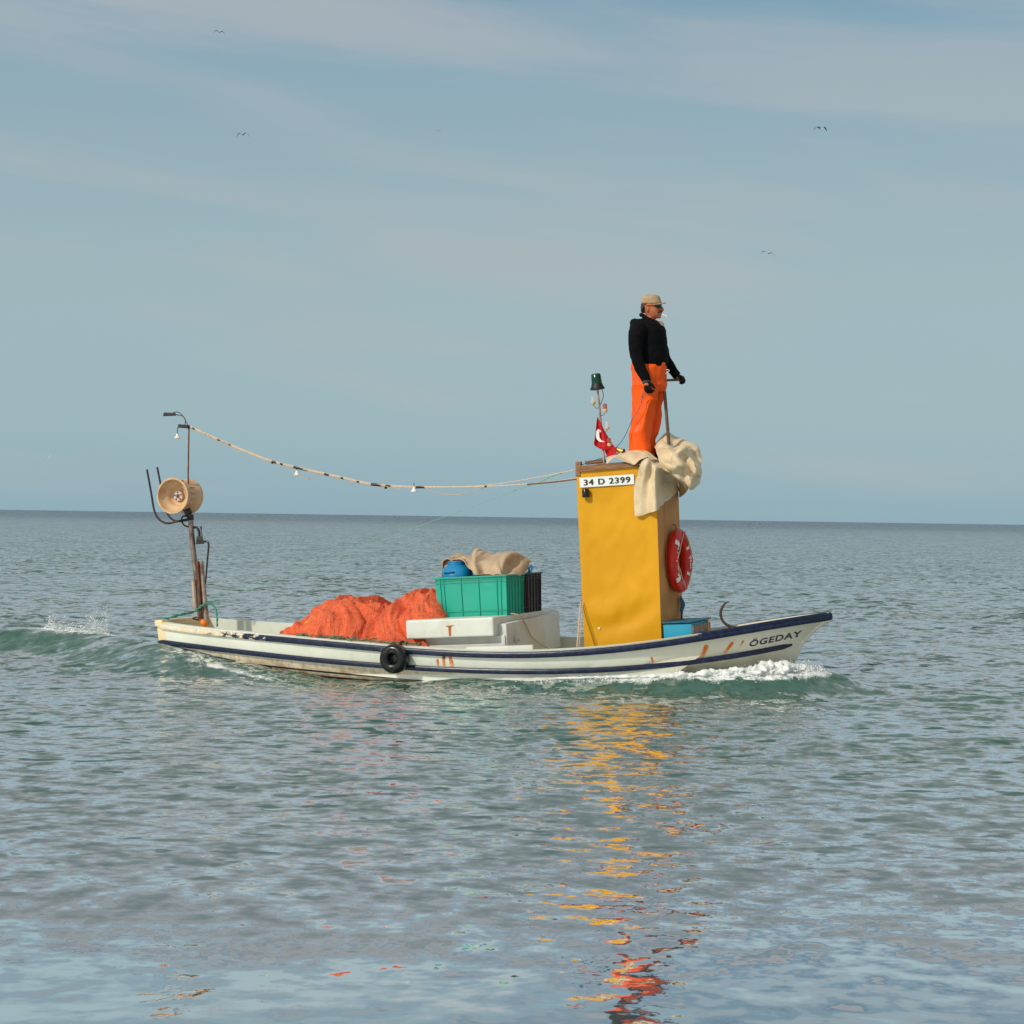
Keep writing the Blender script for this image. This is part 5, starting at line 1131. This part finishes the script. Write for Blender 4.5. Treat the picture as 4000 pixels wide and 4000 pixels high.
nk = m.math('SUBTRACT', m.noise(3.4, 3, .5, (1, 1.5, 0)), m.math('ADD', patch, m.mr(sp.outputs[1], 6, 60, .03, -.06)))
m.set(pk.inputs[1], m.math('ADD', m.math('MULTIPLY', m.mr(nk, .58, .68), m.mr(sp.outputs[1], 6.2, 9, -.04, -.8)), m.math('ADD', m.mr(sp.outputs[1], 6.0, 8.2, 0, -.15), m.mr(sp.outputs[1], 110, 500, 0, -.20))))
sl = va(sl, pk.outputs[0])
ml = m.n('ShaderNodeVectorMath', operation='MULTIPLY'); m.t.links.new(sl, ml.inputs[0]); ml.inputs[1].default_value = (1, 1, 0)
geo = m.n('ShaderNodeNewGeometry'); nn_ = va(geo.outputs['Normal'], ml.outputs[0])
nz_ = m.n('ShaderNodeVectorMath', operation='NORMALIZE'); m.t.links.new(nn_, nz_.inputs[0]); m.t.links.new(nz_.outputs[0], b_.inputs['Normal'])
fr_ = m.n('ShaderNodeFresnel'); fr_.inputs['IOR'].default_value = 1.33; m.t.links.new(nz_.outputs[0], fr_.inputs['Normal'])
glo = m.n('ShaderNodeBsdfGlossy'); m.set(glo.inputs['Roughness'], m.mr(sp.outputs[1], 6.2, 9, .04, .10)); glo.inputs['Color'].default_value = (.98, .98, .98, 1); m.t.links.new(nz_.outputs[0], glo.inputs['Normal'])
fq = m.n('ShaderNodeMapRange'); m.t.links.new(fr_.outputs[0], fq.inputs[0]); fq.inputs[1].default_value = .02; fq.inputs[2].default_value = .29; fq.inputs[3].default_value = .03
ms_ = m.n('ShaderNodeMixShader'); m.set(ms_.inputs[0], m.math('MULTIPLY', fq.outputs[0], m.math('SUBTRACT', 1.0, fm)))
m.t.links.new(b_.outputs[0], ms_.inputs[1]); m.t.links.new(glo.outputs[0], ms_.inputs[2]); m.t.links.new(ms_.outputs[0], m.o.inputs[0])
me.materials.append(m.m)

# ------------------------------------------------------------------ foam: broken white water at bow and behind the stern
ico = bmesh.new(); bmesh.ops.create_icosphere(ico, subdivisions=1, radius=1); icv = np.array([v.co[:] for v in ico.verts]); icf = [tuple(v.index for v in f.verts) for f in ico.faces]; ico.free()
def sprayg(n, fn, seed):
    rr = np.random.default_rng(seed); vs_ = []; fs_ = []
    for i in range(n):
        x, y, z, r = fn(rr); j = icv*(r*(1+rr.uniform(-.35, .35, (len(icv), 1))))*np.array([rr.uniform(.8, 1.7), rr.uniform(.8, 1.3), rr.uniform(.6, 1.2)])+np.array([x, y, z])
        b = len(vs_)*len(icv); vs_.append(j); fs_ += [tuple(k+b for k in f) for f in icf]
    return G().add(np.concatenate(vs_).tolist(), fs_)
m = Mt('foam_white'); m.base(m.mix(m.mr(m.noise(12, 4), .3, .7), (.62, .66, .64), (.82, .84, .82))); m.rough(.7); m.b.inputs['Subsurface Weight'].default_value = .0; FM = m.m
bowc = [(.4, -1.13), (1.1, -1.07), (1.8, -.93), (2.4, -.70), (2.8, -.47), (3.05, -.25), (3.27, .0)]
def bowf(rr):
    t = rr.beta(2.2, 1.3)*(len(bowc)-1); i = min(int(t), len(bowc)-2); f = t-i; x = bowc[i][0]*(1-f)+bowc[i+1][0]*f; y = bowc[i][1]*(1-f)+bowc[i+1][1]*f
    en = t/(len(bowc)-1); lump = .5+.5*math.sin(x*7+1.3*math.sin(x*3.1)); 
    off = rr.normal(0, .025+.075*en); x += rr.normal(0, .02); wx, wy = B2W(x, y+off-.02)
    hz = float(wakeH(np.array([wx]), np.array([wy]))[0]); z = hz+abs(rr.normal(0, .010+.050*en*lump))+(-.015)
    if rr.random() < .03: z += rr.uniform(0, .10*en)
    return wx, wy, z, rr.uniform(.002, .007)*(1 if rr.random() < .8 else .5)
def froth(path, rad, seed, zfun):      # torn roll of white water along a path
    pts = crpath([Vector((*p, 0)) for p in path], 40); rs = np.interp(np.linspace(0, 1, len(pts)), np.linspace(0, 1, len(rad)), rad)
    W3 = [Vector((*B2W(p.x, p.y), 0)) for p in pts]
    for p in W3: p.z = zfun(p.x, p.y)
    g_ = tube(W3, [1]*len(W3), 40); V = np.array(g_.v); C_ = np.repeat(np.array([p[:] for p in W3]), 40, axis=0); rr_ = np.repeat(rs, 40)
    q_ = (V-C_)*rr_[:, None]; b0 = C_+q_
    k_ = 1+.55*vnoise(b0*8, seed)+.5*vnoise(b0*19, seed+1)+.35*vnoise(b0*42, seed+2)+.25*vnoise(b0*90, seed+3)
    q_ = q_*k_[:, None]; q_[:, 2] *= .62; g_.v = [tuple(p) for p in (C_+q_).tolist()]; return g_
wz = lambda x, y: float(wakeH(np.array([x]), np.array([y]))[0])
fg_ = froth([(.2,-1.14),(.9,-1.10),(1.6,-.99),(2.2,-.80),(2.6,-.57),(2.88,-.37),(3.06,-.18),(3.20,.0)], [.003,.010,.022,.05,.09,.115,.085,.015], 51, lambda x, y: wz(x, y)+.018)
fg_.merge(froth([(1.8,-1.0),(2.4,-.80),(2.8,-.6),(3.1,-.36),(3.35,-.12)], [.003,.02,.035,.035,.01], 61, lambda x, y: wz(x, y)-.0))
fo1 = mkobj('foam', fg_.merge(sprayg(6000, bowf, 3)), FM, sharp=180); fo1['kind'] = 'stuff'; tag(fo1, 'white bow wave foam rolling along the near side of the bow')
def sternf(rr):
    px = rr.uniform(180, 480); tt = (px-180)/300; top = np.interp(px, [180, 200, 240, 300, 350, 370, 400, 425, 440, 480], [0.04, .13, .10, .09, .12, .20, .14, .19, .04, .0])
    Yd = 20.45+rr.normal(0, .16); Xw = (px-2000)/FPX*Yd; hz = float(wakeH(np.array([Xw]), np.array([Yd]))[0])
    z = hz+abs(rr.normal(0, .5))*top*1.7; 
    return Xw, Yd, z-.02, rr.uniform(.003, .011)*(1 if z < hz+.1 else .6)
fo2 = mkobj('foam', sprayg(7000, sternf, 9), FM); fo2['kind'] = 'stuff'; tag(fo2, 'small burst of white spray on the wake behind the stern')
print('verts', nv)
